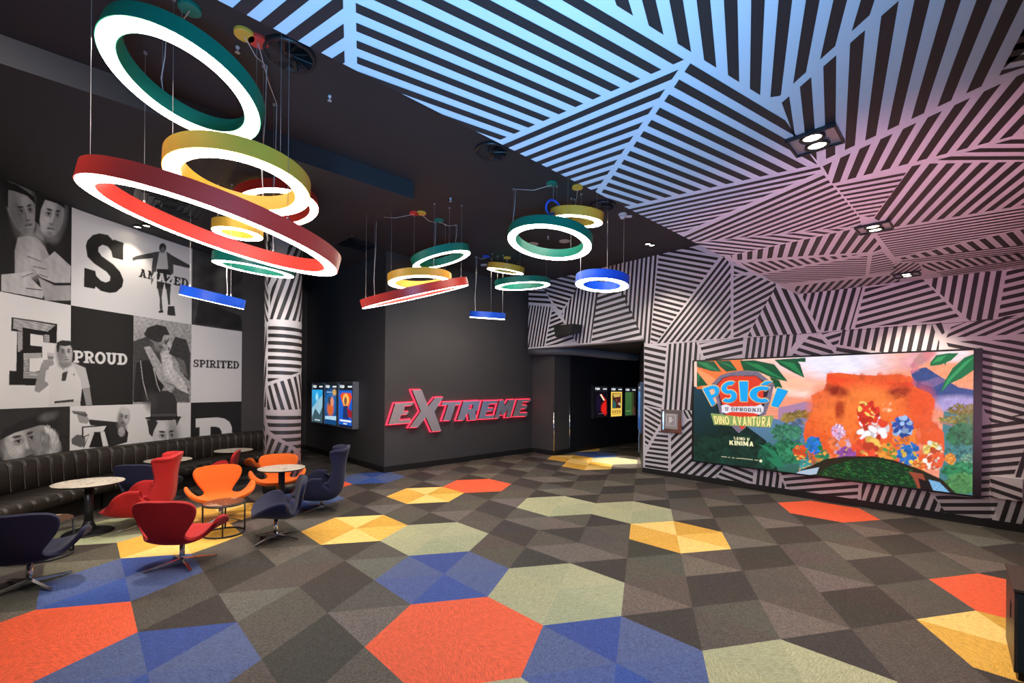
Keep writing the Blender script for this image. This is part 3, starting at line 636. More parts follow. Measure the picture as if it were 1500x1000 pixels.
def mural():
    rt = thing('photo_mural', 'black and white photo and word collage covering the curved left wall', 'mural')
    s0, s1, s2, s3 = w_s_of_px(103, 520), w_s_of_px(195, 520), w_s_of_px(280, 520), w_s_of_px(354, 520)
    wid = (s3 - s0) / 3; edges = [(s0 - wid, s0), (s0, s1), (s1, s2), (s2, s3)]
    y12 = EYE + (564.4 - 447) / FPX * wpos(s0)[1]; y23 = EYE - (595 - 564.4) / FPX * wpos(s0)[1]
    rows = [(y12, ZS - .004), (y23, y12), (.02, y23)]
    def tile(c, r, name, fn, lab=None, n=(150, 210)):
        sa, sb = edges[c]; za, zb = rows[r]; S = np.linspace(sa, sb, n[0]); Z = np.linspace(za, zb, n[1])
        p = wpos(S) + wnorm(S) * .004
        P = np.zeros((n[1], n[0], 3)); P[..., 0] = p[:, 0]; P[..., 1] = p[:, 1]; P[..., 2] = Z[:, None]
        X, Y = proj(P); a = fn(X, Y)
        o = grid_obj(name, P, a.C * .92, PRINT, rt)
        if lab: o['label'] = lab
    LIGHT, DARK = .60, .016
    def scaled(a, k, ox, oy): return lambda pts: [(ox + x / k, oy + y / k) for x, y in pts]
    def couple(X, Y):
        a = Art(X, Y, DARK); z = lambda P: [(x / 5, 240 + y / 5) for x, y in P]
        a.ell(32, 300, 21, 42, .13, -12, .3); a.poly(z([(55,190),(100,170),(240,250),(250,330),(240,420),(258,450),(238,515),(200,528),(150,500),(90,420),(50,320)]), .20); head(a, 35, 312, 17, 32, .24, -10, .35, 1); a.poly(z([(20,120),(120,150),(250,240),(265,300),(200,235),(110,200),(60,190),(60,330),(20,260)]), .012)
        a.poly(z([(300,250),(330,240),(465,290),(470,350),(455,440),(385,525),(350,520),(300,460),(280,380)]), .30); a.poly(z([(270,430),(330,500),(320,560),(260,520)]), .22); head(a, 76, 317, 17, 31, .40, 10, .12, -1); a.poly(z([(265,255),(330,232),(470,280),(478,330),(420,290),(330,262),(300,330),(285,440),(255,420)]), .015)
        a.poly(z([(130,540),(200,525),(270,540),(330,610),(370,690),(340,760),(200,860),(110,800),(108,640)]), .30); a.ell(45, 375, 18, 30, .37, 0, .8)
        a.poly(z([(190,650),(250,655),(330,700),(400,640),(520,750),(515,870),(400,870),(300,830),(240,760)]), .40); a.line(z([(200,675),(300,715)]), 1.2, .06); a.line(z([(240,750),(340,770)]), 1.2, .08); a.line(z([(290,810),(350,830)]), 1.2, .08)
        a.poly(z([(10,810),(120,800),(240,785),(220,830),(280,890),(330,930),(310,985),(180,960),(10,930)]), .42); a.line(z([(160,830),(240,800)]), 1.2, .08); a.line(z([(190,910),(320,925)]), 1.4, .06)
        a.poly(z([(280,830),(400,890),(520,890),(520,1000),(330,1000)]), .30)
        a.noise([], .10, 30, 30, 3); return a
    def s_letter(X, Y):
        a = Art(X, Y, LIGHT); z = lambda P: [(x / 5, 240 + y / 5) for x, y in P]
        t = lambda cx, cy, ro, ri, ry, riy, a0, a1: [(cx + ro * math.cos(math.radians(k)), cy + ry * math.sin(math.radians(k))) for k in np.linspace(a0, a1, 24)] + [(cx + ri * math.cos(math.radians(k)), cy + riy * math.sin(math.radians(k))) for k in np.linspace(a1, a0, 24)]
        a.poly(z([(628,600),(640,560),(680,520),(730,508),(790,520),(828,560),(832,552),(905,578),(903,705),(825,685),(815,640),(790,605),(750,592),(722,610),(720,640),(745,675),(830,735),(880,790),(905,850),(895,900),(850,940),(800,945),(740,930),(700,898),(695,915),(615,900),(618,760),(698,783),(705,820),(740,855),(775,868),(805,855),(808,825),(780,790),(690,730),(640,680)]), K)
        return man(a)
    def man(a):
        z = lambda P: [(200 + x / 5.556, 320 + y / 5.556) for x, y in P]
        a.poly(z([(140,275),(135,322),(0,335),(-30,345),(-35,320),(0,303)]), .05); a.poly(z([(270,288),(435,380),(432,405),(290,372)]), .05)
        a.poly(z([(140,272),(190,268),(215,290),(245,270),(275,288),(300,380),(300,450),(255,455),(250,400),(165,400),(155,455),(118,545),(125,380)]), .06)
        a.poly(z([(185,275),(245,278),(258,410),(160,405)]), .45); a.poly(z([(165,408),(258,412),(292,470),(275,570),(235,575),(228,520),(215,575),(165,570)]), .025)
        a.poly(z([(170,560),(215,565),(205,640),(212,740),(190,742),(188,650)]), .05); a.poly(z([(240,560),(278,565),(272,640),(275,700),(258,705)]), .05)
        a.ell(238.3, 363, 5.2, 7, .03); a.ell(238.6, 366, 3.2, 4.5, .14, 0, .5)
        a.poly(z([(178,755),(210,735),(222,765),(182,768)]), .02); a.poly(z([(255,712),(308,712),(318,793),(250,785)]), .03)
        for i, P in enumerate(text_polys('AMAZED', [(204,393),(276.5,409),(275.8,421.5),(203,405.2)], .06)):
            cx = np.mean([p[0] for p in P]); a.poly(P, .62 if 223 < cx < 254 else K)
        return a
    def amazed(X, Y): return man(Art(X, Y, LIGHT))
    def darkpanel(X, Y):
        a = Art(X, Y, .05); a.ell(322, 400, 26, 48, .03, 0, .8); a.ell(325, 410, 11, 18, .10, 0, .9); a.poly([(292,440),(352,462),(356,484),(285,473)], .02); a.noise([], .2, 30, 25, 5); return a
    def e_letter(X, Y):
        a = Art(X, Y, LIGHT); z = lambda P: [(x / 4, 440 + y / 4) for x, y in P]
        a.poly(z([(68,97),(335,137),(333,252),(255,245),(252,205),(178,195),(178,262),(248,270),(248,335),(172,340),(172,415),(200,418),(240,410),(240,380),(262,380),(262,470),(230,498),(52,495),(55,410),(95,412),(100,182),(65,178)]), K)
        for k in range(9):
            y = 112 + k * 7.5; x1 = 322 - k * 8; x0 = 78 if k < 8 else 105
            a.line(z([(x0, y - 4), (x1, y + (x1 - 70) * .14)]), .95, LIGHT) if k < 6 else a.line(z([(76 if k < 8 else 104, y - 3), (132, y + 4)]), .95, LIGHT)
        for k in range(16): a.line(z([(104, 182 + k * 7.5), (132 - max(0, k - 13) * 8, 187 + k * 7.5)]), .9, LIGHT)
        for k in range(9): a.line(z([(258 + k * 0, 240 - k * 7.5), (290 - k * 0, 243 - k * 7.5)]), .8, LIGHT) if k < 6 else None
        for k in range(5): a.line(z([(138, 312 + k * 7), (243, 310 + k * 7)]), .9, LIGHT)
        for k in range(9): a.line(z([(138, 345 + k * 8), (168, 345 + k * 8)]), .9, LIGHT)
        for k in range(5): a.line(z([(136, 420 + k * 8), (235 - k * 4, 422 + k * 8)]), .9, LIGHT)
        return toast(a)
    def toast(a):
        z = lambda P: [(x / 4, 440 + y / 4) for x, y in P]
        a.poly(z([(245,365),(290,380),(275,450),(285,495),(230,540),(202,530),(210,480)]), .24); a.poly(z([(252,350),(310,340),(318,375),(280,392),(250,385)]), .26); a.poly(z([(275,305),(318,308),(312,350),(280,348)]), .42); a.poly(z([(278,325),(316,328),(312,345),(282,345)]), .18)
        a.poly(z([(345,372),(420,360),(500,395),(527,510),(480,518),(472,590),(285,600),(290,490),(262,470),(270,410)]), .55); a.poly(z([(420,360),(500,395),(527,510),(480,518),(470,460)]), .44)
        a.poly(z([(484,515),(525,510),(540,612),(505,615)]), .26); a.poly(z([(318,590),(432,578),(432,600),(320,612)]), .04); a.poly(z([(285,605),(470,590),(472,620),(285,620)]), .5)
        a.poly(z([(345,330),(425,325),(420,375),(370,405),(345,372)]), .26); head(a, 95, 517, 11.3, 17, .36, -3, .25, 1); a.poly(z([(330,270),(335,245),(365,232),(410,236),(428,258),(428,285),(412,262),(380,268),(350,262),(345,300),(333,302)]), .02)
        a.line(z([(345,372),(375,420),(425,362)]), .8, .3); a.poly(z([(365,425),(398,412),(385,470),(360,472)]), .04); a.poly(z([(430,428),(437,428),(436,440),(430,440)]), .05)
        return a
    def proud(X, Y):
        a = toast(Art(X, Y, DARK))
        for P in text_polys('PROUD', [(107.6,513),(187,518),(187,534.6),(107.8,530.6)], .05): a.poly(P, W_)
        return a
    def guitar(X, Y):
        a = Art(X, Y, .30); z = lambda P: [(x / 3.7025, 450 + y / 3.7025) for x, y in P]
        a.ell(210, 470, 30, 14, .36, 0, .9); a.poly(z([(722,185),(790,160),(860,210),(880,320),(900,420),(850,480),(722,500)]), .05); a.poly(z([(740,300),(790,285),(840,300),(885,430),(860,510),(722,515)]), .018)
        for k in (0, 1): a.line(z([(762 + k * 70, 290 + k * 40), (775 + k * 78, 400 + k * 20), (802 + k * 78, 505 - k * 20)]), .9, .5)
        a.poly(z([(780,215),(815,210),(870,300),(940,420),(920,460),(860,390)]), .34); a.poly(z([(870,400),(1025,440),(1025,515),(900,510),(950,430)]), .10)
        a.poly(z([(870,235),(930,240),(940,330),(1000,400),(1025,470),(960,440),(890,360)]), .5)
        head(a, 236, 500, 9.5, 14, .28, 22, .4, 1, .6); a.poly(z([(780,145),(800,110),(850,93),(900,105),(922,150),(890,150),(870,190),(840,185),(800,170)]), .03); a.poly(z([(895,195),(920,160),(905,215)]), .05)
        head(a, 252, 511, 7.5, 12, .36, -18, -.4, -1); a.poly(z([(935,195),(950,158),(1010,175),(1033,250),(1030,400),(1000,375),(950,270),(915,250),(935,205)]), .04); a.poly(z([(955,270),(1000,290),(1020,380),(980,350)]), .12)
        a.noise([], .16, 10, 12, 8); return bowler(a)
    def bowler(a):
        z = lambda P: [(180 + x / 6.25, 560 + y / 6.25) for x, y in P]
        a.poly(z([(255,180),(280,110),(340,78),(410,75),(470,110),(495,180),(498,330),(252,330)]), .035); a.poly(z([(255,290),(497,285),(498,325),(252,325)]), .075)
        a.ell(221, 587, 9, 14, .06, 0, .9, .7); a.poly(z([(200,322),(255,312),(495,308),(540,314),(520,335),(440,345),(300,348),(215,338)]), .02)
        return a
    def plain(X, Y):
        a = Art(X, Y, LIGHT)
        for P in text_polys('SPIRITED', [(283,526.3),(350.5,528.8),(350.5,540.2),(283,537.3)], .05): a.poly(P, K)
        return a
    def hatman(X, Y):
        a = Art(X, Y, .025); z = lambda P: [(x / 3.7025, 450 + y / 3.7025) for x, y in P]
        a.poly(z([(30,760),(90,700),(200,640),(270,640),(300,700),(330,760),(300,830),(20,830)]), .30); a.ell(34, 655, 32, 36, .26, -18, .4); head(a, 34, 648, 26, 36, .42, -16, .25, -1, .5)
        a.poly(z([(230,650),(285,660),(330,745),(300,790),(265,800),(270,720)]), .48); pass
        a.poly(z([(0,690),(40,640),(150,590),(215,585),(310,600),(320,630),(300,665),(260,625),(180,650),(80,680),(0,720)]), .02); a.poly(z([(0,560),(120,545),(205,545),(222,585),(120,610),(0,680)]), .03); a.ell(70, 610, 13, 6, .10, -14, .9)
        a.dapple(z([(230,650),(330,660),(340,830),(200,830)]), 160, 1.2, 5, .5, 1.5, .7, 6, 25)
        a.noise([], .12, 12, 12, 2); return a
    def seventy(X, Y):
        a = Art(X, Y, LIGHT); z = lambda P: [(x / 4, 440 + y / 4) for x, y in P]
        a.poly(z([(420,810),(450,785),(500,790),(500,850),(470,860),(420,840)]), .10)
        a.poly(z([(515,695),(560,700),(690,712),(700,690),(735,745),(752,775),(745,830),(640,860),(560,860),(600,735),(530,730)]), .02)
        head(a, 182, 612, 8.5, 14, .36, 10, -.2, 1, .7); a.ell(183, 602, 7, 5, .46, 8, .6); a.ell(178, 632, 5, 7, .34, 0, .4); a.line(z([(690,770),(735,790)]), .6, .08)
        a.poly(z([(450,672),(500,660),(525,700),(510,722),(465,715)]), .28); a.poly(z([(418,645),(500,652),(515,672),(500,682),(470,672),(430,662)]), .08); a.line(z([(425,650),(500,660)]), .7, .3)
        a.poly(z([(480,738),(632,727),(645,850),(600,860),(485,862),(520,790),(480,803)]), K)
        a.poly(z([(488,745),(624,734),(604,768),(556,770),(490,795)]), .6); a.poly(z([(526,778),(552,774),(519,868),(490,868)]), .6); a.poly(z([(588,772),(612,766),(635,850),(604,855)]), .6)
        return a
    def tramp(X, Y):
        a = Art(X, Y, LIGHT); z = lambda P: [(180 + x / 6.25, 560 + y / 6.25) for x, y in P]
        a.poly(z([(255,380),(480,340),(505,360),(480,440),(480,500),(420,560),(300,560),(275,480)]), .48); head(a, 242, 641, 18, 30, .50, -3, .3, -1)
        a.poly(z([(218,345),(300,340),(320,370),(285,440),(270,500),(240,470),(230,400)]), .03); a.poly(z([(480,335),(525,330),(505,370),(495,400)]), .04)
        return bowler(a)
    def p_letter(X, Y):
        a = Art(X, Y, DARK); z = lambda P: [(180 + x / 6.25, 560 + y / 6.25) for x, y in P]
        a.poly(z([(668,330),(870,320),(930,330),(975,360),(998,410),(1000,480),(985,560),(960,620),(880,640),(880,560),(905,500),(905,450),(885,415),(850,404),(803,405),(800,800),(700,800),(702,408),(668,412)]), W_)
        return a
    tile(0, 0, 'portrait_panel', couple, 'dark portrait panel of an embracing couple'); tile(1, 0, 'letter_panel', s_letter, 'pale panel with a large black letter S')
    tile(2, 0, 'figure_panel', amazed, 'pale panel with a standing man and the word AMAZED'); tile(3, 0, 'dark_panel', darkpanel, 'dark grey shadowy panel')
    tile(0, 1, 'letter_panel', e_letter, 'pale panel with a hatched letter E and a man raising a glass'); tile(1, 1, 'word_panel', proud, 'black panel with the white word PROUD')
    tile(2, 1, 'portrait_panel', guitar, 'grey panel of a couple with a guitar'); tile(3, 1, 'word_panel', plain, 'pale panel with the black word SPIRITED')
    tile(0, 2, 'portrait_panel', hatman, 'dark portrait panel of a bearded man in a hat'); tile(1, 2, 'figure_panel', seventy, 'pale panel with a pointing man in a suit and number strokes')
    tile(2, 2, 'portrait_panel', tramp, 'pale panel with a man in a bowler hat'); tile(3, 2, 'letter_panel', p_letter, 'black panel with a big pale letter')
mural()

# ------------------------------------------------------------------ video wall
def screen():
    rt = thing('video_screen', 'huge glowing cinema advert screen on the striped wall', 'screen', A3(3.24, 1.44))
    b = bmesh.new(); inv = Matrix.Translation(-Vector(A3(3.24, 1.44)))
    a_box(1.165, 5.31, .398, 2.478, .005, .075, b); bmesh.ops.transform(b, matrix=inv, verts=b.verts[:]); obj('bezel', b, MT['bezel'], rt)
    sa, sb, za, zb = 1.205, 5.225, .425, 2.452; nx, ny = 680, 340
    Sg, Zg = np.meshgrid(np.linspace(sa, sb, nx), np.linspace(za, zb, ny)); d = .077
    PG = np.stack([PA[0] + DA[0] * Sg + NA[0] * d, PA[1] + DA[1] * Sg + NA[1] * d, Zg], -1); X, Y = proj(PG)
    c = S_; a = Art(X, Y, c(240, 225, 235))
    z2 = lambda Q: [(1010 + x / 5.553, 510 + y / 5.553) for x, y in Q]      # left third
    z3 = lambda Q: [(1160 + x / 4.76, 510 + y / 4.76) for x, y in Q]       # middle
    z4 = lambda Q: [(1290 + x / 4.545, 510 + y / 4.545) for x, y in Q]     # right
    full = [(1000, 500), (1450, 500), (1450, 740), (1000, 740)]
    a.grad(full, c(255, 214, 200), c(240, 150, 120), (1100, 515), (1120, 600)); a.ell(1225, 530, 70, 24, c(238, 232, 250), 0, .9); a.ell(1190, 572, 70, 10, c(255, 232, 225), 6, .9); a.ell(1150, 560, 60, 12, c(255, 190, 160), 8, .9); a.ell(1400, 545, 40, 22, c(250, 160, 120), 12, .9); a.ell(1340, 524, 26, 12, c(235, 170, 175), -30, .8); a.ell(1395, 520, 30, 10, c(252, 225, 232), 0, .9)
    a.noise(full, .06, 26, 8, 11)
    a.dapple([(1020, 520), (1432, 510), (1432, 560), (1432, 600), (1020, 600)], 260, 9, 2.2, .9, 1.1, .5, 31, 15)
    a.poly([(1140, 597), (1180, 588), (1240, 596), (1240, 640), (1140, 640)], c(172, 130, 165)); a.grad([(1020, 615), (1130, 612), (1215, 630), (1215, 720), (1020, 690)], c(95, 130, 170), c(45, 95, 80), (1150, 610), (1150, 690))
    a.poly(z4([(200,150),(300,125),(400,190),(520,260),(640,280),(640,420),(440,400),(300,330),(220,240)]), c(58, 78, 135)); a.poly(z4([(260,230),(380,190),(440,215),(350,260)]), c(120, 100, 150)); a.ell(1400, 590, 34, 10, c(180, 165, 215), 0, .9); a.poly(z4([(390,350),(640,330),(640,470),(430,470)]), c(165, 150, 205), .8); [a.ell(1336 + k * 1.6 + rng.uniform(-4, 4), 541 - k * 1.7 + rng.uniform(-3, 3), 4 + k * .35, 3 + k * .25, c(*(int(v) for v in (205 + rng.uniform(-25, 25), 128 + rng.uniform(-20, 20), 138))), rng.uniform(-40, 40), .8, .75) for k in range(16)]; a.noise(z4([(200,120),(640,120),(640,440),(200,440)]), .1, 10, 7, 3)
    a.poly(z4([(420,420),(640,420),(640,980),(380,980),(400,700)]), c(70, 125, 130))
    # trees and jungle right
    def foliage(cx, cy, rx, ry, col, n, seed, sp=.32):
        r = np.random.default_rng(seed)
        for _ in range(n * 4):
            t, q = r.uniform(0, 6.28), math.sqrt(r.uniform(0, 1)); k = r.uniform(.45, 1.5)
            a.ell(cx + rx * q * math.cos(t), cy + ry * q * math.sin(t), rx * sp * r.uniform(.2, .7), ry * sp * r.uniform(.2, .7), tuple(min(1, v * k) for v in col), r.uniform(-60, 60), .6)
    foliage(1412, 600, 22, 8, c(128, 108, 50), 30, 1); foliage(1395, 615, 20, 6, c(150, 130, 55), 20, 2); a.line(z4([(390,490),(470,510),(520,540)]), 1.4, c(190, 110, 120)); foliage(1418, 615, 18, 9, c(95, 110, 50), 26, 3); foliage(1412, 638, 24, 16, c(40, 105, 65), 50, 4); foliage(1410, 662, 24, 10, c(60, 120, 120), 30, 5); foliage(1420, 672, 14, 7, c(110, 150, 120), 26, 6, .25); foliage(1410, 690, 28, 12, c(50, 130, 85), 50, 7); foliage(1412, 708, 26, 14, c(80, 135, 80), 50, 8)
    # left jungle
    foliage(1172, 612, 26, 10, c(140, 115, 60), 40, 9); foliage(1180, 628, 28, 14, c(95, 115, 150), 40, 10); foliage(1160, 640, 20, 14, c(80, 120, 150), 40, 12); foliage(1152, 634, 22, 12, c(60, 120, 95), 50, 13); foliage(1155, 662, 26, 16, c(45, 120, 85), 60, 14)
    a.poly([(1000, 575), (1040, 580), (1060, 600), (1095, 625), (1122, 645), (1140, 690), (1150, 700), (1000, 700)], c(16, 40, 36)); a.grad([(1000, 560), (1035, 572), (1055, 610), (1050, 640), (1000, 640)], c(25, 60, 75), c(14, 40, 36), (1020, 570), (1040, 640)); foliage(1070, 665, 55, 30, c(16, 48, 38), 70, 15, .2); foliage(1125, 668, 14, 18, c(24, 80, 58), 40, 16, .3)
    for q in ([(600,800),(690,830),(760,930),(700,900)], [(620,880),(720,900),(790,965),(700,960)], [(560,780),(640,800),(650,840)]): a.poly(z2(q), c(35, 120, 85))
    # orange flower sky between leaves + dark leaves top left
    a.poly(z2([(60,100),(430,90),(470,200),(300,330),(60,330)]), c(238, 120, 60)); a.poly(z2([(60,160),(200,240),(240,300),(110,330)]), c(255, 165, 110), .7)
    lf = c(22, 82, 52); lf2 = c(38, 135, 80)
    for q in ([(60,100),(200,105),(260,190),(180,185),(60,150)], [(210,100),(330,100),(390,180),(300,190),(250,150)], [(410,100),(520,95),(690,130),(800,270),(700,250),(560,190),(440,180)], [(690,92),(860,82),(900,130),(935,240),(850,200),(740,140)], [(800,88),(944,76),(944,110),(880,110)], [(60,190),(110,250),(150,300),(60,310)], [(60,200),(90,260),(70,330)], [(650,230),(730,260),(760,330),(700,330)]): a.poly(z2(q), lf)
    for q in ([(440,110),(560,130),(790,265),(640,210)], [(720,100),(850,120),(930,235),(820,160)], [(230,105),(320,130),(385,175)], [(60,110),(140,120),(250,185),(150,165)], [(64,200),(84,230),(74,280)]): a.poly(z2(q), lf2, .8)
    # shield emblem and title
    st = c(120, 108, 128)
    a.poly(z2([(180,290),(250,220),(330,195),(420,180),(560,190),(620,240),(690,290),(660,420),(620,540),(560,560),(400,690),(250,540),(220,420)]), st); a.noise(z2([(180,180),(700,180),(700,560),(180,560)]), .15, 3, 3, 6)
    a.poly(z2([(215,300),(270,240),(340,222),(540,222),(620,280),(650,330),(620,420),(590,530),(430,650),(270,530),(245,420)]), c(52, 40, 50)); a.poly(z2([(225,300),(275,245),(340,226),(540,226),(600,280),(600,400),(570,530),(430,660),(290,530),(250,400)]), c(222, 62, 42))
    yl, bl = c(240, 205, 120), c(20, 165, 240)
    def big(ch, quad, slab=False):
        for P in text_polys(ch, quad, .1, slab):
            P = np.array(P); 
            for dx, dy in ((-1.1, 0), (1.1, 0), (0, -1.1), (0, 1.3), (-.8, -.8), (.8, -.8), (.8, .9), (-.8, .9)): a.poly(P + (dx, dy), yl)
    LET = [('P', z2([(85,335),(225,285),(270,420),(165,475)])), ('S', z2([(255,280),(395,262),(385,440),(240,432)])), ('I', z2([(403,268),(475,268),(470,430),(415,430)])), ('Ć', z2([(490,305),(680,310),(668,440),(488,440)])), ('I', z2([(715,318),(800,345),(720,480),(662,465)]))]
    for ch, q in LET: big(ch, q)
    for ch, q in LET:
        for P in text_polys(ch, q, .1, False): a.poly(np.array(P) + (.5, .6), c(25, 80, 160)); 
        for P in text_polys(ch, q, .1, False): a.poly(P, bl)
    a.poly(z2([(260,465),(300,455),(340,475),(540,470),(580,455),(605,480),(600,515),(570,540),(520,525),(340,515),(300,530),(262,520)]), c(225, 222, 232))
    for P in text_polys('U OPHODNJI', z2([(288,478),(585,488),(585,518),(288,507)]), .14): a.poly(P, c(50, 45, 60))
    a.poly(z2([(172,528),(250,535),(420,560),(600,550),(685,545),(662,645),(430,632),(200,622)]), c(140, 165, 95))
    for P in text_polys('DINO AVANTURA', z2([(190,552),(670,560),(660,645),(205,618)]), .1, False): a.poly(np.array(P) + (.3, .4), c(60, 45, 25)); 
    for P in text_polys('DINO AVANTURA', z2([(190,550),(670,558),(660,642),(205,615)]), .1, False): a.poly(P, c(250, 232, 150))
    for P in text_polys('SAMO U', z2([(357,718),(488,728),(488,752),(357,742)]), .14, False): a.poly(P, c(245, 240, 190))
    for P in text_polys('KINIMA', z2([(320,748),(525,760),(525,798),(320,784)]), .14, False): a.poly(P, c(245, 240, 190))
    for x0, x1 in ((258,305),(315,330),(345,368),(380,515),(528,560)): a.line(z2([(x0, 880 + (x0 - 258) * .1), (x1, 880 + (x1 - 258) * .1)]), .9, c(200, 195, 160))
    a.ell(1010 + 580 / 5.553, 510 + 916 / 5.553, 2.2, 2.2, c(225, 225, 190))
    # plain orange boulder in the middle
    og, od, ol = c(232, 92, 42), c(185, 52, 26), c(250, 130, 60)
    a.poly(z3([(245,175),(330,170),(460,185),(600,190),(714,185),(714,860),(140,860),(80,600),(95,520),(160,440),(135,330),(230,280)]), og); a.poly(z4([(-10,180),(110,172),(195,185),(220,215),(222,255),(330,300),(362,345),(355,420),(330,470),(420,560),(425,680),(380,800),(-10,800)]), og)
    a.poly(z3([(245,190),(440,215),(714,230),(714,300),(420,290),(260,250)]), c(240, 78, 40)); a.poly(z4([(-10,235),(180,225),(215,215),(225,260),(60,245)]), c(225, 70, 36)); a.ell(1268, 590, 46, 26, ol, 0, .9); a.ell(1206, 590, 20, 24, c(240, 110, 60), 0, .9); a.ell(1258, 615, 60, 30, c(250, 125, 55), 0, .9); a.ell(1350, 590, 18, 24, c(238, 85, 38), 0, .9, .7)
    a.ell(1230, 602, 7, 14, c(175, 60, 30), 0, .8); a.ell(1300, 600, 6, 3, c(255, 220, 180), 0, .9)
    a.ell(1226, 573, 17, 8, c(150, 45, 24), 12, .8); a.ell(1316, 575, 17, 8, c(150, 45, 24), -10, .8)
    bo = [(1212, 548), (1330, 548), (1368, 590), (1380, 660), (1190, 680), (1180, 640), (1190, 590)]
    a.dapple(bo, 500, 5, 3.5, .72, 1.22, .45, 21); a.dapple(bo, 700, 2, 1.4, .6, 1.3, .5, 22)
    r = np.random.default_rng(5)
    for _ in range(150):
        x, y = r.uniform(1185, 1370), r.uniform(550, 640); t = r.uniform(0, 3.1); L = r.uniform(3, 8)
        a.line([(x, y), (x + L * math.cos(t), y + L * math.sin(t) * .6)], .5, od, .35 if a.inside([(1212, 548), (1330, 548), (1368, 590), (1375, 640), (1180, 640), (1190, 590)], np.array([x]), np.array([y]))[0] else 0)
    # tropical flowers and plain round rocks before the boulder
    def bloom(x, y, R_, col, mid, seed):
        rr = np.random.default_rng(seed)
        R_ *= 1.22
        for k in range(70):
            t, q = rr.uniform(0, 6.28), math.sqrt(rr.uniform(0, 1)); v = rr.uniform(.55, 1.15); cc = col if rr.uniform() < .78 else mid
            a.ell(x + R_ * .8 * q * math.cos(t), y + R_ * .9 * q * math.sin(t), R_ * rr.uniform(.14, .34), R_ * rr.uniform(.10, .24), tuple(min(1, w_ * v) for w_ in cc), rr.uniform(-60, 60), .4)
    for x, y, R_, col, mid in [(1172,662,9,(232,86,44),(250,190,90)), (1192,652,11,(40,120,215),(30,150,80)), (1230,648,14,(236,120,70),(235,190,220)), (1228,632,9,(225,170,215),(250,220,240)), (1279,626,20,(246,240,248),(230,70,44)), (1272,605,15,(226,58,38),(250,220,110)), (1270,664,20,(232,80,50),(240,190,90)), (1326,640,16,(240,130,50),(60,120,200)), (1322,625,14,(50,85,170),(160,190,230)), (1330,664,14,(40,110,190),(240,200,80)), (1366,660,12,(244,214,110),(250,250,240)), (1368,672,14,(236,96,52),(250,240,230)), (1240,668,12,(150,80,160),(240,200,90)), (1205,672,10,(40,130,90),(240,160,70)), (1300,664,12,(238,150,60),(90,150,70)), (1392,672,7,(240,150,60),(250,210,110)), (1345,684,9,(240,130,60),(250,210,120)), (1180,682,9,(60,150,150),(240,170,80))]:
        bloom(x, y, R_, c(*col), c(*mid), int(x * 7 + y))
    # mossy mound and waterfall
    md = c(18, 52, 28)
    a.poly([(1168, 690), (1188, 682), (1210, 672), (1240, 668), (1280, 668), (1310, 674), (1345, 686), (1380, 702), (1400, 722), (1400, 730), (1160, 700)], c(40, 35, 24)); a.poly([(1196, 694), (1215, 682), (1250, 672), (1290, 671), (1325, 682), (1352, 700), (1360, 722), (1330, 720)], md)
    r = np.random.default_rng(9)
    for _ in range(420):
        x, y = r.uniform(1200, 1352), r.uniform(674, 720)
        if a.inside([(1196, 694), (1215, 682), (1250, 672), (1290, 671), (1325, 682), (1352, 700), (1356, 722), (1330, 720)], np.array([x]), np.array([y]))[0]:
            L = r.uniform(2, 6); a.line([(x, y), (x + L, y + L * r.uniform(.1, .6))], .7, c(*[int(v * r.uniform(.6, 1.6)) for v in (44, 100, 48)]), .8)
    a.poly([(1170, 690), (1200, 684), (1196, 694), (1182, 696), (1165, 694)], c(170, 190, 210)); a.poly([(1360, 702), (1376, 706), (1392, 722), (1368, 720)], c(120, 175, 215)); a.noise([(1355, 698), (1400, 698), (1400, 730), (1355, 730)], .2, 2, 3, 4); a.poly([(1330, 690), (1352, 694), (1358, 710), (1345, 716), (1338, 700)], c(150, 70, 50)); a.poly([(1345, 700), (1362, 706), (1366, 722), (1350, 722)], c(30, 20, 22))
    # leaves top right
    for q in ([(330,95),(370,45),(450,32),(520,32),(470,80),(400,110),(330,118)], [(420,90),(440,80),(430,120)], [(400,300),(425,220),(480,130),(560,60),(640,30),(640,130),(540,200),(450,240)]): a.poly(z4(q), c(24, 110, 66))
    for q in ([(340,100),(380,60),(440,45),(400,85)], [(408,285),(450,200),(560,90),(630,50),(560,120),(480,200)]): a.poly(z4(q), c(60, 165, 100), .8)
    g = grid_obj('display', PG - np.array(A3(3.24, 1.44)), a.C, attr_mat('glowing video picture', .62, .25), rt)
screen()

# ------------------------------------------------------------------ framed wall sign and hatch on the striped wall
def wall_a_boxes(rt, base, name, mat, s0, s1, z0, z1, d0, d1, lab=None):
    b = bmesh.new(); a_box(s0, s1, z0, z1, d0, d1, b); bmesh.ops.transform(b, matrix=Matrix.Translation(-Vector(base)), verts=b.verts[:])
    o = obj(name, b, mat, rt); 
    if lab: o['label'] = lab
    return o
base = A3(.69, 1.18); rt = thing('framed_sign', 'small chrome framed pictogram plate left of the big screen', 'sign', base)
b = bmesh.new()
for q in ((.455, .50, .945, 1.44), (.885, .93, .945, 1.44), (.50, .885, .945, .99), (.50, .885, 1.395, 1.44)): a_box(q[0], q[1], q[2], q[3], .004, .05, b)
bmesh.ops.transform(b, matrix=Matrix.Translation(-Vector(base)), verts=b.verts[:]); obj('frame', b, MT['chrome'], rt)
wall_a_boxes(rt, base, 'backing', MT['chrome'], .50, .885, .99, 1.395, .004, .03)
wall_a_boxes(rt, base, 'plate', MT['steelplate'], .535, .83, 1.03, 1.36, .03, .036, 'pale grey plate with a door pictogram')
b = bmesh.new()
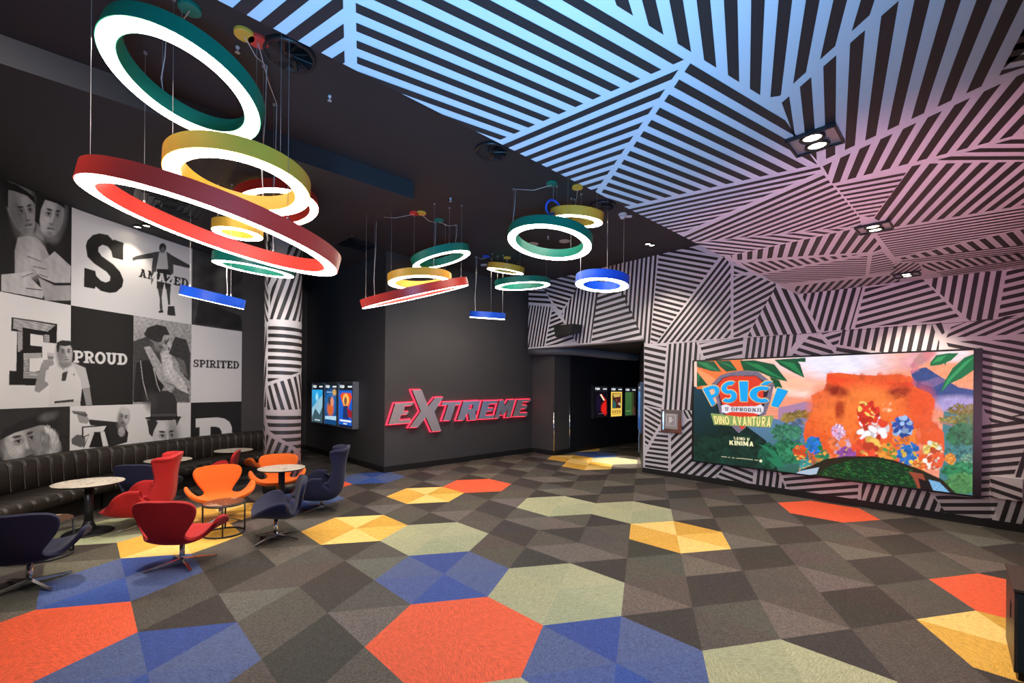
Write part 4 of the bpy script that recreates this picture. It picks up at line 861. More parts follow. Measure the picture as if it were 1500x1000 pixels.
for q in ((.578, .79, 1.325, 1.335), (.578, .79, 1.10, 1.11), (.578, .588, 1.11, 1.325), (.78, .79, 1.11, 1.325), (.635, .70, 1.17, 1.285), (.635, .65, 1.13, 1.17), (.715, .737, 1.215, 1.245), (.70, .715, 1.20, 1.21)): a_box(q[0], q[1], q[2], q[3], .036, .0385, b)
bmesh.ops.transform(b, matrix=Matrix.Translation(-Vector(base)), verts=b.verts[:]); obj('pictogram', b, MT['plate'], rt)

base = A3(5.54, .57); rt = thing('access_hatch', 'striped access hatch box low on the wall right of the screen', 'hatch', base)
bm = bmesh.new(); a_box(5.39, 5.69, .424, .722, .004, .06, bm); bmesh.ops.recalc_face_normals(bm, faces=bm.faces[:])
for k in range(4):
    z0 = .60 - k * .115 + .09
    Q = clip_poly(np.array([(5.38, z0), (5.70, z0 - .105), (5.70, z0 - .16), (5.38, z0 - .055)]), [(5.392, .426), (5.688, .426), (5.688, .72), (5.392, .72)])
    if len(Q) > 2: bm.faces.new([bm.verts.new(A3(q[0], q[1], .0615)) for q in Q]).material_index = 1
bmesh.ops.transform(bm, matrix=Matrix.Translation(-Vector(base)), verts=bm.verts[:]); obj('door', bm, [MT['white'], MT['black']], rt, recalc=False)
for zz in (.50, .62): wall_a_boxes(rt, base, 'hinge', MT['blackplastic'], 5.405, 5.415, zz, zz + .03, .06, .075)

# ------------------------------------------------------------------ speaker on the bulkhead
s_, z_ = a_sz(841, 487)
base = A3(s_, z_ - .05, .30); rt = thing('wall_speaker', 'black loudspeaker mounted above the passage on the striped bulkhead', 'speaker', base)
bm = bmesh.new(); p = [(-.44, -.12), (.36, -.10), (.44, .16), (-.40, .17)]
f0 = [Vector(A3(s_ + x * .8, z_ + z * 1.05, .42)) - Vector(base) for x, z in [(-.36, -.14), (.30, -.12), (.40, .15), (-.46, .17)]]; f1 = [Vector(A3(s_ + x, z_ + z, .06)) - Vector(base) for x, z in [(-.22, -.05), (.26, -.04), (.34, .16), (-.30, .16)]]
v0 = [bm.verts.new(q) for q in f0]; v1 = [bm.verts.new(q) for q in f1]; bm.faces.new(v0); bm.faces.new(v1[::-1])
for i in range(4): bm.faces.new((v0[i], v1[i], v1[(i + 1) % 4], v0[(i + 1) % 4]))
bmesh.ops.recalc_face_normals(bm, faces=bm.faces[:]); bmesh.ops.bevel(bm, geom=bm.edges[:], offset=.02, segments=2, affect='EDGES'); obj('enclosure', bm, MT['blackplastic'], rt)
bm = bmesh.new(); q = [Vector(A3(s_ + x * .7, z_ + z, .425)) - Vector(base) for x, z in [(-.33, -.12), (.27, -.10), (.36, .13), (-.42, .15)]]; bm.faces.new([bm.verts.new(v) for v in q]); obj('grille', bm, MT['base'], rt)
wall_a_boxes(rt, base, 'bracket', MT['blackplastic'], s_ - .05, s_ + .05, z_ - .04, z_ + .12, .003, .1)

# ------------------------------------------------------------------ cabinet at the right edge
cb = np.array([3.50, 3.12]); q0, q1 = np.array([3.250, 2.915]), np.array([3.665, 3.345])
rt = thing('cabinet', 'low dark cabinet cut by the right edge of the picture', 'cabinet', (*cb, 0))
dl = (q1 - q0) / np.linalg.norm(q1 - q0); dn = np.array([dl[1], -dl[0]])
def cbx(a, c, z0, z1, bmx):
    P = [q0 + dl * a[0] + dn * c[0] - cb, q0 + dl * a[1] + dn * c[0] - cb, q0 + dl * a[1] + dn * c[1] - cb, q0 + dl * a[0] + dn * c[1] - cb]; prism(bmx, P, z0, z1)
LQ = np.linalg.norm(q1 - q0)
b = bmesh.new(); cbx((.02, LQ), (0, .55), .05, .575, b); obj('body', b, MT['cabinet'], rt)
b = bmesh.new(); cbx((0, LQ + .01), (-.006, .56), .575, .592, b); obj('top', b, MT['cabinet'], rt)
b = bmesh.new(); cbx((0, .02), (.012, .54), .07, .565, b); o = obj('door', b, MT['cabfront'], rt)
b = bmesh.new(); cbx((-.012, 0), (.06, .075), .28, .42, b); obj('handle', b, MT['chrome'], o)
b = bmesh.new(); cbx((.03, LQ - .02), (.02, .52), 0, .05, b); obj('plinth', b, MT['base'], rt)
b = bmesh.new(); cbx((.22, .30), (-.004, 0), .33, .43, b); obj('vent_slot', b, MT['base'], rt)

# ------------------------------------------------------------------ poster displays
KINO = [R4(.06,.25,.14,.78), [(.14,.5),(.3,.8),(.4,.75),(.22,.5)], [(.16,.52),(.36,.2),(.44,.28),(.24,.55)], arc(.52,.5,.11,.05,0,360,.26,.12), R4(.62,.3,.68,.7), arc(.40,.42,.08,.03,0,360,.2,.08)]
def poster(name, label, group, P0, D, Nn, s0, w, z0, z1, depth, art, frame, back):
    c = P0 + D * (s0 + w / 2); rt = thing(name, label, 'poster display', (*c, (z0 + z1) / 2), 0, group)
    def bx(a0, a1, b0, b1, d0, d1, bmx):
        Q = [P0 + D * a + Nn * d - c for a, d in ((a0, d0), (a1, d0), (a1, d1), (a0, d1))]; prism(bmx, Q, b0 - (z0 + z1) / 2, b1 - (z0 + z1) / 2)
    b = bmesh.new(); t = .045
    bx(s0, s0 + w, z0, z1, .003, depth - .02, b); obj('housing', b, back, rt)
    b = bmesh.new()
    bx(s0, s0 + t, z0, z1, depth - .02, depth, b); bx(s0 + w - t, s0 + w, z0, z1, depth - .02, depth, b); bx(s0 + t, s0 + w - t, z0, z0 + .03, depth - .02, depth, b); bx(s0 + t, s0 + w - t, z1 - .03, z1, depth - .02, depth, b); obj('frame', b, frame, rt)
    nx, ny = 70, 100; U, V = np.meshgrid(np.linspace(0, 1, nx), np.linspace(0, 1, ny))
    a = Art(U * 100, (1 - V) * 170, (.01, .012, .015)); art(a)
    for Q in KINO: a.poly([(4 + x * 52, 3 + (1 - y) * 22) for x, y in Q], (.85, .9, .95))
    a.poly(R4(66, 12, 96, 17), (.8, .85, .9))
    Sg = s0 + t + U * (w - 2 * t); Zg = z0 + .03 + V * (z1 - z0 - .06) - (z0 + z1) / 2; d = depth - .012
    Pg = np.stack([P0[0] + D[0] * Sg + Nn[0] * d - c[0], P0[1] + D[1] * Sg + Nn[1] * d - c[1], Zg], -1)
    grid_obj('screen', Pg, a.C, GLOWP, rt)
GLOWP = attr_mat('glowing poster picture', .66, .2)
c = S_
def art_blue(a):
    a.grad(R4(0, 28, 100, 170), c(40, 160, 220), c(60, 110, 130), (0, 30), (0, 150)); a.poly([(0, 110), (60, 70), (100, 50), (100, 150), (0, 150)], c(150, 190, 205), .85); a.poly([(0, 150), (30, 110), (70, 135), (100, 95), (100, 170), (0, 170)], c(60, 85, 95)); a.ell(45, 60, 12, 16, c(150, 215, 235), 0, .9); a.poly(R4(25, 158, 75, 162), c(200, 215, 220)); a.noise(R4(0, 40, 100, 150), .15, 8, 10, 1)
def art_night(a):
    a.grad(R4(0, 28, 100, 170), c(18, 40, 95), c(20, 70, 120), (0, 30), (0, 170)); a.ell(50, 80, 44, 50, c(40, 120, 190), 0, .9, .7); a.ell(80, 38, 16, 12, c(200, 160, 90), 0, .8); a.ell(48, 105, 26, 30, c(205, 95, 40), 0, .6); a.ell(40, 72, 14, 18, c(60, 60, 70), 0, .7); a.ell(62, 76, 13, 18, c(220, 140, 110), 0, .7); a.poly([(3, 138), (97, 133), (97, 150), (3, 150)], c(170, 205, 225)); a.poly(R4(14, 36, 55, 39), c(190, 205, 220)); a.noise(R4(0, 30, 100, 170), .12, 9, 9, 2)
def art_bold(a):
    a.poly(R4(0, 28, 100, 170), c(28, 90, 190)); a.poly([(10, 50), (25, 38), (85, 38), (98, 52), (70, 100), (40, 100)], c(222, 70, 35)); a.ell(52, 66, 24, 24, c(240, 180, 90), 0, .4); a.ell(50, 70, 10, 16, c(120, 75, 55), 0, .6); a.poly([(35, 90), (68, 88), (76, 140), (30, 140)], c(30, 50, 100)); a.poly([(60, 96), (100, 108), (100, 135), (70, 130)], c(150, 30, 40)); a.poly(R4(8, 144, 92, 150), c(225, 230, 235)); a.poly(R4(35, 155, 62, 160), c(200, 210, 220)); a.poly(R4(0, 163, 100, 170), c(10, 15, 35))
def art_fire(a):
    a.poly(R4(0, 28, 100, 170), c(14, 10, 20)); a.poly([(40, 45), (55, 42), (95, 78), (90, 120), (100, 150), (85, 165), (55, 140), (60, 105), (80, 85)], c(190, 25, 20)); a.ell(74, 118, 20, 26, c(215, 30, 25), 10, .8); a.poly([(42, 46), (52, 44), (80, 76), (72, 80)], c(255, 235, 200)); a.ell(32, 95, 16, 40, c(26, 14, 40), 0, .9); a.poly(R4(30, 150, 70, 152), c(120, 110, 120))
def art_gold(a):
    a.poly(R4(3, 28, 97, 168), c(235, 195, 85)); a.poly(R4(14, 36, 88, 122), c(60, 35, 28)); a.poly([(16, 40), (84, 38), (80, 56), (30, 60)], c(200, 165, 85)); a.poly([(18, 70), (50, 95), (40, 122), (18, 122)], c(40, 90, 85)); a.poly([(45, 70), (85, 95), (85, 110), (50, 92)], c(190, 180, 140)); a.ell(60, 82, 14, 20, c(90, 30, 28), 30, .6); a.poly(R4(10, 133, 90, 136), c(110, 80, 30)); [a.poly(R4(15 + k * 20, 140, 28 + k * 20, 147), c(90, 65, 25)) for k in range(4)]; a.poly(R4(14, 152, 86, 156), c(150, 110, 45))
def art_green(a):
    a.grad(R4(0, 28, 100, 165), c(62, 100, 55), c(48, 88, 45), (0, 28), (0, 165)); a.grad(R4(58, 28, 100, 165), c(62, 80, 45), c(28, 20, 16), (58, 80), (88, 80)); a.poly([(72, 120), (86, 110), (96, 165), (74, 165)], c(90, 55, 40), .7); a.poly(R4(6, 138, 52, 141), c(130, 160, 110)); a.noise(R4(0, 28, 60, 165), .08, 3, 60, 3)
def art_plainblue(a): a.poly(R4(0, 28, 100, 170), c(20, 95, 165)); a.grad(R4(0, 28, 100, 170), c(30, 120, 190), c(10, 60, 130), (0, 30), (0, 170))
def pos_s(x): p = on_wall(x, 590, PP, DP); return (p[:2] - PP) @ DP
for k, (art, lab) in enumerate(((art_blue, 'left display of the trio beside the column with a pale blue snowy poster'), (art_night, 'middle display of the trio beside the column with a dark blue and orange poster'), (art_bold, 'display nearest the wall corner with a bright blue and red poster'))):
    poster('poster_display', lab, 'poster displays on the wall beside the column', PP, DP, NP, .86 + k * .945, .90, .865, 2.0, .15, art, MT['silver'], MT['silver'])
pas = [(on_wall(x, 590, PLW, PLD)[:2] - PLW) @ PLD for x in (866, 887, 890, 909, 911, 929)]
for k, (art, lab) in enumerate(((art_fire, 'left display in the dark passage with a black and red poster'), (art_gold, 'middle display in the dark passage with a yellow framed poster'), (art_green, 'right display in the dark passage with a green poster'))):
    q = on_wall((868, 893, 914)[k], 590, PLW, PLD)[1]; z1 = EYE + (571.5 - (564.5, 565.2, 566)[k]) / FPX * q; z0 = EYE - ((613, 612, 610.5)[k] - 571.5) / FPX * q
    poster('poster_display', lab, 'poster displays in the passage', PLW, PLD, PLN, pas[k * 2], pas[k * 2 + 1] - pas[k * 2], z0, z1, .10, art, MT['darkframe'], MT['darkframe'])
d = (e1 - e0) / np.linalg.norm(e1 - e0); nn = np.array([-d[1], d[0]])
poster('poster_display', 'blue display seen edge on at the striped wall end', None, e0, d, nn, .25, 1.6, .85, 2.05, .07, art_plainblue, MT['darkframe'], MT['darkframe'])

# ------------------------------------------------------------------ illuminated sign
def sign():
    base = PE + DE * 2.45; rt = thing('illuminated_sign', 'mirrored EXTREME letters with red glowing edges on the charcoal wall', 'sign', (*base, 1.3))
    z = lambda P: [(555 + x / 6.25, 555 + y / 6.25) for x, y in P]
    d_ = .11
    def sz(x, y): p = on_wall(x, y, PE + NE * d_, DE); return np.array([(p[:2] - PE) @ DE, p[2]])
    L = [
     [(150,222),(322,212),(305,240),(238,246),(228,303),(275,298),(262,322),(205,328),(188,378),(297,370),(288,402),(90,418)],
     [(305,100),(392,97),(452,250),(517,170),(592,165),(510,297),(572,475),(490,482),(432,350),(360,440),(280,445),(385,297)],
     [(585,210),(757,206),(742,236),(702,238),(655,380),(588,382),(635,240),(575,242)],
     [(775,203),(930,198),(912,283),(882,297),(897,373),(832,378),(824,318),(806,318),(780,377),(718,380)],
     [(955,200),(1092,196),(1082,225),(1012,228),(1000,268),(1052,265),(1043,292),(990,295),(978,335),(1060,330),(1050,362),(912,368)],
     [(1105,195),(1150,193),(1153,250),(1192,190),(1250,187),(1205,350),(1165,352),(1188,268),(1146,330),(1122,331),(1118,280),(1102,358),(1060,360)],
     [(1275,188),(1395,185),(1385,206),(1322,209),(1312,240),(1362,238),(1352,270),(1300,274),(1290,312),(1365,308),(1355,340),(1225,345)]]
    HOLE = {3: [(833,238),(868,236),(858,272),(822,275)]}
    def tri(bm_, loops, d):
        es = []
        vs_all = []
        for P in loops:
            vs = [bm_.verts.new((*(PE + DE * q[0] + NE * d - base), q[1] - 1.3)) for q in P]; vs_all.append(vs)
            es += [bm_.edges.new((vs[i], vs[(i + 1) % len(vs)])) for i in range(len(vs))]
        bmesh.ops.triangle_fill(bm_, use_beauty=True, use_dissolve=False, edges=es)
        return vs_all
    def solid(loops, d0, d1, mats, name, parent):
        bm_ = bmesh.new(); A = tri(bm_, loops, d1); nf = len(bm_.faces)
        for f in bm_.faces: f.material_index = 0
        B = tri(bm_, loops, d0)
        for a, b_ in zip(A, B):
            for i in range(len(a)):
                f = bm_.faces.new((a[i], a[(i + 1) % len(a)], b_[(i + 1) % len(a)], b_[i])); f.material_index = 1
        return obj(name, bm_, mats, parent)
    def offset(P, w):
        P = np.array(P); n = len(P); area = sum(P[i][0] * P[(i + 1) % n][1] - P[(i + 1) % n][0] * P[i][1] for i in range(n)); sg = 1 if area > 0 else -1; out = []
        for i in range(n):
            a = P[i] - P[i - 1]; b_ = P[(i + 1) % n] - P[i]; a /= np.linalg.norm(a); b_ /= np.linalg.norm(b_)
            na = np.array([a[1], -a[0]]) * sg; nb = np.array([b_[1], -b_[0]]) * sg; m = na + nb; k = m @ m
            m = m * 2 / max(k, .8) * 1.0; out.append(P[i] + m / 1 * w * 1.0)
        return out
    for i, P in enumerate(L):
        loops = [[sz(*q) for q in z(P)]] + ([[sz(*q) for q in z(HOLE[i])]] if i in HOLE else [])
        o = solid(loops, .045, d_, [MT['sign'], MT['signedge']], 'letter', rt)
        if i < 2: o['label'] = 'large mirrored letter ' + 'EX'[i]
        solid([offset(loops[0], .015)] + [offset(l, -.013) for l in loops[1:]], .012, .04, [MT['halo'], MT['halo']], 'halo', o)
sign()

# ------------------------------------------------------------------ swan and wing chairs
def shell(prof, wid, curl_s0, curl_r, wrap, nv=34, nu=20):
    prof = np.array(prof, float); wid = np.array(wid, float)
    tt = np.linspace(0, len(prof) - 1, nv)
    def cat(P, t):
        i = int(min(math.floor(t), len(P) - 2)); f = t - i; p0, p1, p2, p3 = P[max(i - 1, 0)], P[i], P[i + 1], P[min(i + 2, len(P) - 1)]
        return .5 * (2 * p1 + (p2 - p0) * f + (2 * p0 - 5 * p1 + 4 * p2 - p3) * f * f + (3 * p1 - p0 - 3 * p2 + p3) * f ** 3)
    bm_ = bmesh.new(); rows = []
    for t in tt:
        y, zz = cat(prof, t); dy, dz = cat(prof, min(t + .05, len(prof) - 1)) - cat(prof, max(t - .05, 0)); l = math.hypot(dy, dz); dy, dz = dy / l, dz / l
        ny, nz = -dz, dy                                # inner side of the shell (up on the seat, forward on the back)
        w, s0, r, wr = cat(wid, t), cat(np.array(curl_s0, float), t), cat(np.array(curl_r, float), t), cat(np.array(wrap, float), t)
        row = []
        for u in np.linspace(-1, 1, nu + 1):
            s = abs(u) * w; k = 0
            if s <= s0: x = s
            else:
                ph = min((s - s0) / r, 1.42); rest = max(0, (s - s0) - 1.42 * r); x = s0 + r * math.sin(ph) + rest * math.cos(1.42); k = r * (1 - math.cos(ph)) + rest * math.sin(1.42)
            k += wr * s * s
            row.append(bm_.verts.new((math.copysign(x, u), y + ny * k, zz + nz * k)))
        rows.append(row)
    for A, B in zip(rows, rows[1:]):
        for i in range(nu): bm_.faces.new((A[i], A[i + 1], B[i + 1], B[i]))
    return bm_
def chair_base(rt, h):
    b = bmesh.new(); lathe(b, [(.022, .045), (.024, .12), (.022, h)], 16); obj('column', b, MT['chrome'], rt, True)
    for k in range(4):
        b = bmesh.new(); m = Matrix.Rotation(math.pi / 4 + k * math.pi / 2, 4, 'Z')
        v = [m @ Vector(q) for q in [(-.018, 0, .03), (.018, 0, .03), (.018, 0, .065), (-.018, 0, .065), (-.012, .32, .006), (.012, .32, .006), (.012, .32, .018), (-.012, .32, .018)]]
        vs = [b.verts.new(q) for q in v]
        for f in ((0,1,2,3), (7,6,5,4), (0,4,5,1), (1,5,6,2), (2,6,7,3), (3,7,4,0)): b.faces.new([vs[i] for i in f])
        obj('leg', b, MT['chrome'], rt)
def finish(o, th):
    m = o.modifiers.new('thick', 'SOLIDIFY'); m.thickness = th; m.offset = -1
    m = o.modifiers.new('soft', 'SUBSURF'); m.levels = 1; m.render_levels = 2
    o.data.polygons.foreach_set('use_smooth', [True] * len(o.data.polygons))
SWP = [(-.27,.345), (-.23,.35), (-.13,.33), (-.02,.305), (.09,.29), (.165,.30), (.215,.35), (.245,.44), (.265,.54), (.285,.64), (.298,.71), (.304,.735)]
SWW = [.13, .33, .445, .475, .455, .345, .170, .210, .270, .292, .245, .10]
def make_swan(label, col, group):
    rt = thing('swan_chair', label, 'chair', group=group)
    bm_ = shell(SWP, SWW, [.10,.08,.06,.05,.05,.06,.2,.3,.3,.3,.3,.3], [.7,.50,.40,.36,.37,.5,.8,1,1,1,1,1], [0,0,0,0,0,.1,.35,.5,.5,.45,.4,.4])
    o = obj('shell', bm_, MT[col], rt, True, recalc=False); finish(o, .045)
    chair_base(rt, .275); return rt
WGP = [(-.37,.31), (-.33,.27), (-.19,.23), (-.02,.21), (.12,.22), (.21,.27), (.262,.36), (.282,.50), (.29,.64), (.305,.76), (.33,.86), (.345,.925), (.35,.955)]
WGW = [.24, .50, .59, .60, .59, .56, .48, .39, .35, .38, .42, .37, .15]
def make_wing(label, col, group):
    rt = thing('wing_chair', label, 'chair', group=group)
    bm_ = shell(WGP, WGW, [.16,.17,.17,.17,.17,.16,.13,.11,.10,.10,.10,.12,.12], [.4,.24,.17,.16,.16,.17,.19,.20,.19,.18,.18,.26,.5], [0]*13)
    o = obj('shell', bm_, MT[col], rt, True, recalc=False); finish(o, .05)
    # seat pad
    b = bmesh.new(); bmesh.ops.create_uvsphere(b, u_segments=20, v_segments=10, radius=1, matrix=Matrix.Translation((0, -.08, .31)) @ Matrix.Diagonal((.26, .28, .085, 1))); obj('seat_pad', b, MT[col], rt, True)
    chair_base(rt, .19); return rt
def face(v): return math.atan2(v[0], -v[1])              # chair front (-Y) turned to direction v
def place(o, x, y, v): o.location = (x, y, 0); o.rotation_euler = (0, 0, face(v))
GS, GW = 'swan chairs around the lounge tables', 'high backed wing chairs in the lounge'
def az(d): return (math.sin(math.radians(d)), math.cos(math.radians(d)))
o = make_swan('dark navy swan chair at the left edge, seen from behind', 'navy', GS); place(o, -4.43, 4.17, az(-27)); sn = o
o = make_swan('red swan chair seen from behind, in front of the small brown table', 'red', GS); place(o, -3.42, 4.714, az(-4)); sr = o
o = make_swan('orange swan chair facing the camera behind the small brown table', 'orange', GS); place(o, -4.01, 6.25, az(140)); so = o
dup(so, (-3.79, 7.35, 0), face(az(155)), 'orange swan chair in front of the striped column')
dup(so, (-4.80, 8.90, 0), face(az(-70)), 'orange swan chair half hidden behind the left side of the striped column')
dup(sr, (-5.12, 7.88, 0), face(az(-112)), 'red swan chair by the farthest bench table')
dup(sn, (-5.40, 6.75, 0), face(az(-6)), 'navy swan chair behind the red wing chair, facing the bench')
dup(sn, (-2.88, 5.55, 0), face(az(-120)), 'navy swan chair in side view right of the small brown table')
o = make_wing('red high backed wing chair in side view facing left', 'red', GW); place(o, -4.84, 5.98, az(-117)); wr_ = o
o = make_wing('navy high backed wing chair in side view beside the white table', 'navy', GW); place(o, -2.883, 6.90, az(-108))

# ------------------------------------------------------------------ tables
def make_table(label, R_, h, group):
    rt = thing('pedestal_table', label, 'table', group=group)
    b = bmesh.new(); lathe(b, [(0, h - .006), (R_ - .004, h - .006), (R_, h - .003), (R_ - .002, h), (0, h)], 48); obj('tabletop', b, MT['marble'], rt)
    b = bmesh.new(); lathe(b, [(0, h - .022), (R_ - .015, h - .022), (R_ - .001, h - .009), (R_ - .003, h - .0062), (0, h - .0062)], 48); o = obj('top_edge', b, MT['base'], rt)
    b = bmesh.new(); lathe(b, [(.045, .12), (.045, h - .022)], 24); obj('column', b, MT['iron'], rt, True)
    b = bmesh.new(); lathe(b, [(.25, 0), (.25, .012), (.22, .028), (.13, .04), (.075, .07), (.055, .12), (.045, .16)], 40); obj('base', b, MT['iron'], rt, True)
    return rt
GT = 'marble topped pedestal tables'
t = make_table('pale marble pedestal table nearest the camera, before the bench', .35, .635, GT); t.location = (-5.317, 5.70, 0)
t2 = make_table('pale marble pedestal table behind the red wing chair', .325, .635, GT); t2.location = (-5.68, 7.5, 0)
dup(t2, (-5.34, 8.7, 0), 0, 'pale marble pedestal table farthest along the bench')
dup(t2, (-3.47, 6.84, 0), 0, 'pale marble pedestal table between the orange and navy chairs')
def make_side(label, R_, h, group):
    rt = thing('side_table', label, 'side table', group=group)
    b = bmesh.new(); lathe(b, [(0, h - .018), (R_, h - .018), (R_, h), (0, h)], 40); obj('tabletop', b, MT['marbledark'], rt)
    circ = lambda z: [(R_ * math.cos(k * math.pi / 24), R_ * math.sin(k * math.pi / 24), z) for k in range(49)]
    b = bmesh.new(); tube(b, circ(h - .02), .011, 8); obj('top_ring', b, MT['iron'], rt, True)
    b = bmesh.new(); tube(b, circ(.011), .011, 8); obj('base_ring', b, MT['iron'], rt, True)
    for k in range(4):
        a = k * math.pi / 2 + .5; b = bmesh.new(); tube(b, [(R_ * math.cos(a), R_ * math.sin(a), .01), (R_ * math.cos(a), R_ * math.sin(a), h - .02)], .010, 8); obj('leg', b, MT['iron'], rt, True)
    return rt
p = at_z(328, 781, 0)
t = make_side('small round brown topped table before the orange swan chair', .225, .40, 'small drum tables'); t.location = (p[0], p[1], 0)
p = at_z(62, 815, 0)
dup(t, (p[0] + .02, p[1], 0), .3, 'small drum table behind the navy swan chair at the left edge')

# ------------------------------------------------------------------ curved bench
def bench(name, label, sa, sb):
    mid = wpos((sa + sb) / 2); rt = thing('bench', label, 'bench', (*mid, 0), 0, 'leather bench units along the mural wall')
    def extr(sec, n, s0, s1, bmx, mod=None):
        S = np.linspace(s0, s1, n); P = wpos(S); Nw = wnorm(S); rings = []
        for i in range(n):
            k = mod(S[i]) if mod else 0
            rings.append([bmx.verts.new((P[i][0] + Nw[i][0] * (d + k * q) - mid[0], P[i][1] + Nw[i][1] * (d + k * q) - mid[1], z + k * w)) for d, z, q, w in sec])
        m = len(sec)
        for A, B in zip(rings, rings[1:]):
            for j in range(m): bmx.faces.new((A[j], A[(j + 1) % m], B[(j + 1) % m], B[j]))
        bmx.faces.new(rings[0][::-1]); bmx.faces.new(rings[-1])
    L_ = sb - sa; nch = max(3, round(L_ / .19)); ch = L_ / nch
    puff = lambda s: -.016 * (1 - min(1, abs(math.sin(math.pi * (s - sa) / ch)) * 2.2)) 
    n = nch * 12 + 1
    b = bmesh.new(); extr([(.02, .40, 0, 0), (.27, .40, 1, 0), (.24, .78, 1, 0), (.21, .835, .8, .8), (.15, .86, .2, 1), (.06, .85, 0, 1), (.02, .82, 0, 0)], n, sa + .012, sb - .012, b, puff); bk = obj('backrest', b, MT['leather'], rt, True)
    b = bmesh.new(); extr([(.1, .26, 0, 0), (.80, .26, 0, 0), (.86, .30, 1, 0), (.87, .37, 1, 0), (.82, .425, .7, .7), (.6, .435, 0, 1), (.1, .435, 0, 1)], n, sa + .012, sb - .012, b, puff); st_ = obj('seat_cushion', b, MT['leather'], rt, True)
    b = bmesh.new(); extr([(.02, 0, 0, 0), (.66, 0, 0, 0), (.66, .26, 0, 0), (.02, .26, 0, 0)], 14, sa + .03, sb - .03, b); obj('plinth', b, MT['plinth'], rt)
    b = bmesh.new(); b2 = bmesh.new()
    for k in range(1, nch):
        s = sa + k * ch; P = wpos(np.array([s]))[0] - mid; Nw = wnorm(np.array([s]))[0]
        tube(b, [(*(P + Nw * d), z) for d, z in [(.257, .45), (.228, .77), (.20, .822), (.145, .848), (.06, .84)]], .0045, 5)
        tube(b2, [(*(P + Nw * d), z) for d, z in [(.3, .424), (.6, .424), (.815, .416), (.858, .37), (.848, .30)]], .0045, 5)
    obj('seam', b, MT['piping'], bk); obj('seam', b2, MT['piping'], st_)
g1, g2, g3 = w_s_of_px(88, 690), w_s_of_px(244, 660), w_s_of_px(378, 640)
bench('bench', 'channelled dark leather bench unit at the left edge', max(.3, g1 - 2.9), g1)
bench('bench', 'channelled dark leather bench unit in the middle of the curve', g1, g2)
bench('bench', 'channelled dark leather bench unit ending at the striped column', g2, min(WL[-1] - .02, g3))

# ------------------------------------------------------------------ ring pendants
def ring(label, group, mat, c_, n, R_, canopy=None, ncord=1, hz=None, angs=(20, 140, 260), th=.13, w=.125, cordmat='cord'):
    c_ = np.array(c_, float); n = np.array(n, float); n /= np.linalg.norm(n)
    rt = thing('ring_pendant', label, 'pendant lamp', c_, 0, group)
    zax = Vector(-n); xax = Vector((1, 0, 0)); xax = (xax - zax * xax.dot(zax)).normalized(); yax = zax.cross(xax)
    m = Matrix((xax, yax, zax)).transposed().to_4x4()
    b = bmesh.new(); torus_square(b, R_ - w, R_, 0, th, 72, m); body = obj('ring_body', b, mat, rt, True); body.data.set_sharp_from_angle(angle=.6)
    b = bmesh.new(); torus_square(b, R_ - w + .008, R_ - .008, -.004, .004, 72, m); obj('diffuser', b, MT['glow'], rt)
    for a in angs:
        p = m @ Vector(((R_ - w / 2) * math.cos(math.radians(a)), (R_ - w / 2) * math.sin(math.radians(a)), th)); P = Vector(c_) + p
        top = hz if hz else ZC
        if math.hypot(0, 0) == 0 and hz is None:
            # soffit or main ceiling overhead
            q = np.array(P[:2]) - C0
            if q @ -DB > 0 and False: top = ZS
        b = bmesh.new(); tube(b, [p, (p.x, p.y, top - c_[2])], .0019, 5); 
        lathe(b, [(.009, 0), (.009, .03)], 8, Matrix.Translation(p)); lathe(b, [(.014, top - c_[2] - .02), (.014, top - c_[2])], 8, Matrix.Translation((p.x, p.y, 0))); obj('wire', b, MT['wire'], rt)
    if canopy is not None:
        k = Vector((canopy[0] - c_[0], canopy[1] - c_[1], (hz or ZC) - c_[2]))
        b = bmesh.new(); lathe(b, [(.075, -.03), (.08, -.025), (.08, 0)], 24, Matrix.Translation(k)); obj('canopy', b, mat, rt)
        a = math.radians(angs[0]); p = m @ Vector(((R_ - w / 2) * math.cos(a), (R_ - w / 2) * math.sin(a), th)); hk = Vector((p.x + .03, p.y, k.z - .01))
        b = bmesh.new(); midp = (k + hk) / 2 - Vector((0, 0, .06)); tube(b, [k - Vector((0, 0, .03)), midp, hk, Vector((p.x + .02, p.y, k.z * .6 + p.z * .4)), Vector((p.x - .01, p.y, k.z * .25 + p.z * .75)), p + Vector((.01, 0, .01))], .0045, 6); obj('cord', b, MT[cordmat], rt)
    return rt
GR = 'coloured ring pendants'
ring('large tilted green ring pendant at the top left', GR, MT['ringG'], (-2.591, 3.55, 4.19), (-.16, -.24, -.95), .545, (-2.574, 3.578), angs=(150, 300, 40))
ring('large yellow ring pendant between the big green and red rings', GR, MT['ringY'], (-2.259, 3.75, 3.51), (.008, -.087, -.996), .525, (-2.294, 3.836), angs=(100, 215, 335))
ring('largest red ring pendant hanging lowest at the left', GR, MT['ringR'], (-2.50, 3.9, 3.157), (-.237, -.031, -.971), .95, (-2.22, 3.91), angs=(95, 170, 230, 330))
ring('small red ring pendant behind the large yellow ring', GR, MT['ringR'], (-3.342, 6.4, 4.371), (.195, -.079, -.978), .548, angs=(60, 180, 300))
ring('small yellow ring pendant left of the small red ring', GR, MT['ringY'], (-3.897, 6.4, 4.01), (-.04, .01, -.999), .318, (-4.132, 6.755), hz=ZS, angs=(80, 200, 320))
ring('thin green ring pendant below the largest red ring', GR, MT['ringG'], (-3.657, 6.4, 3.51), (-.126, .049, -.991), .512, angs=(100, 215, 330), hz=ZS)
p = at_z(310, 436, 3.1); gy = 6.25; gx, gz = (310 - 750) / FPX * gy, EYE + (566.5 - 437) / FPX * gy
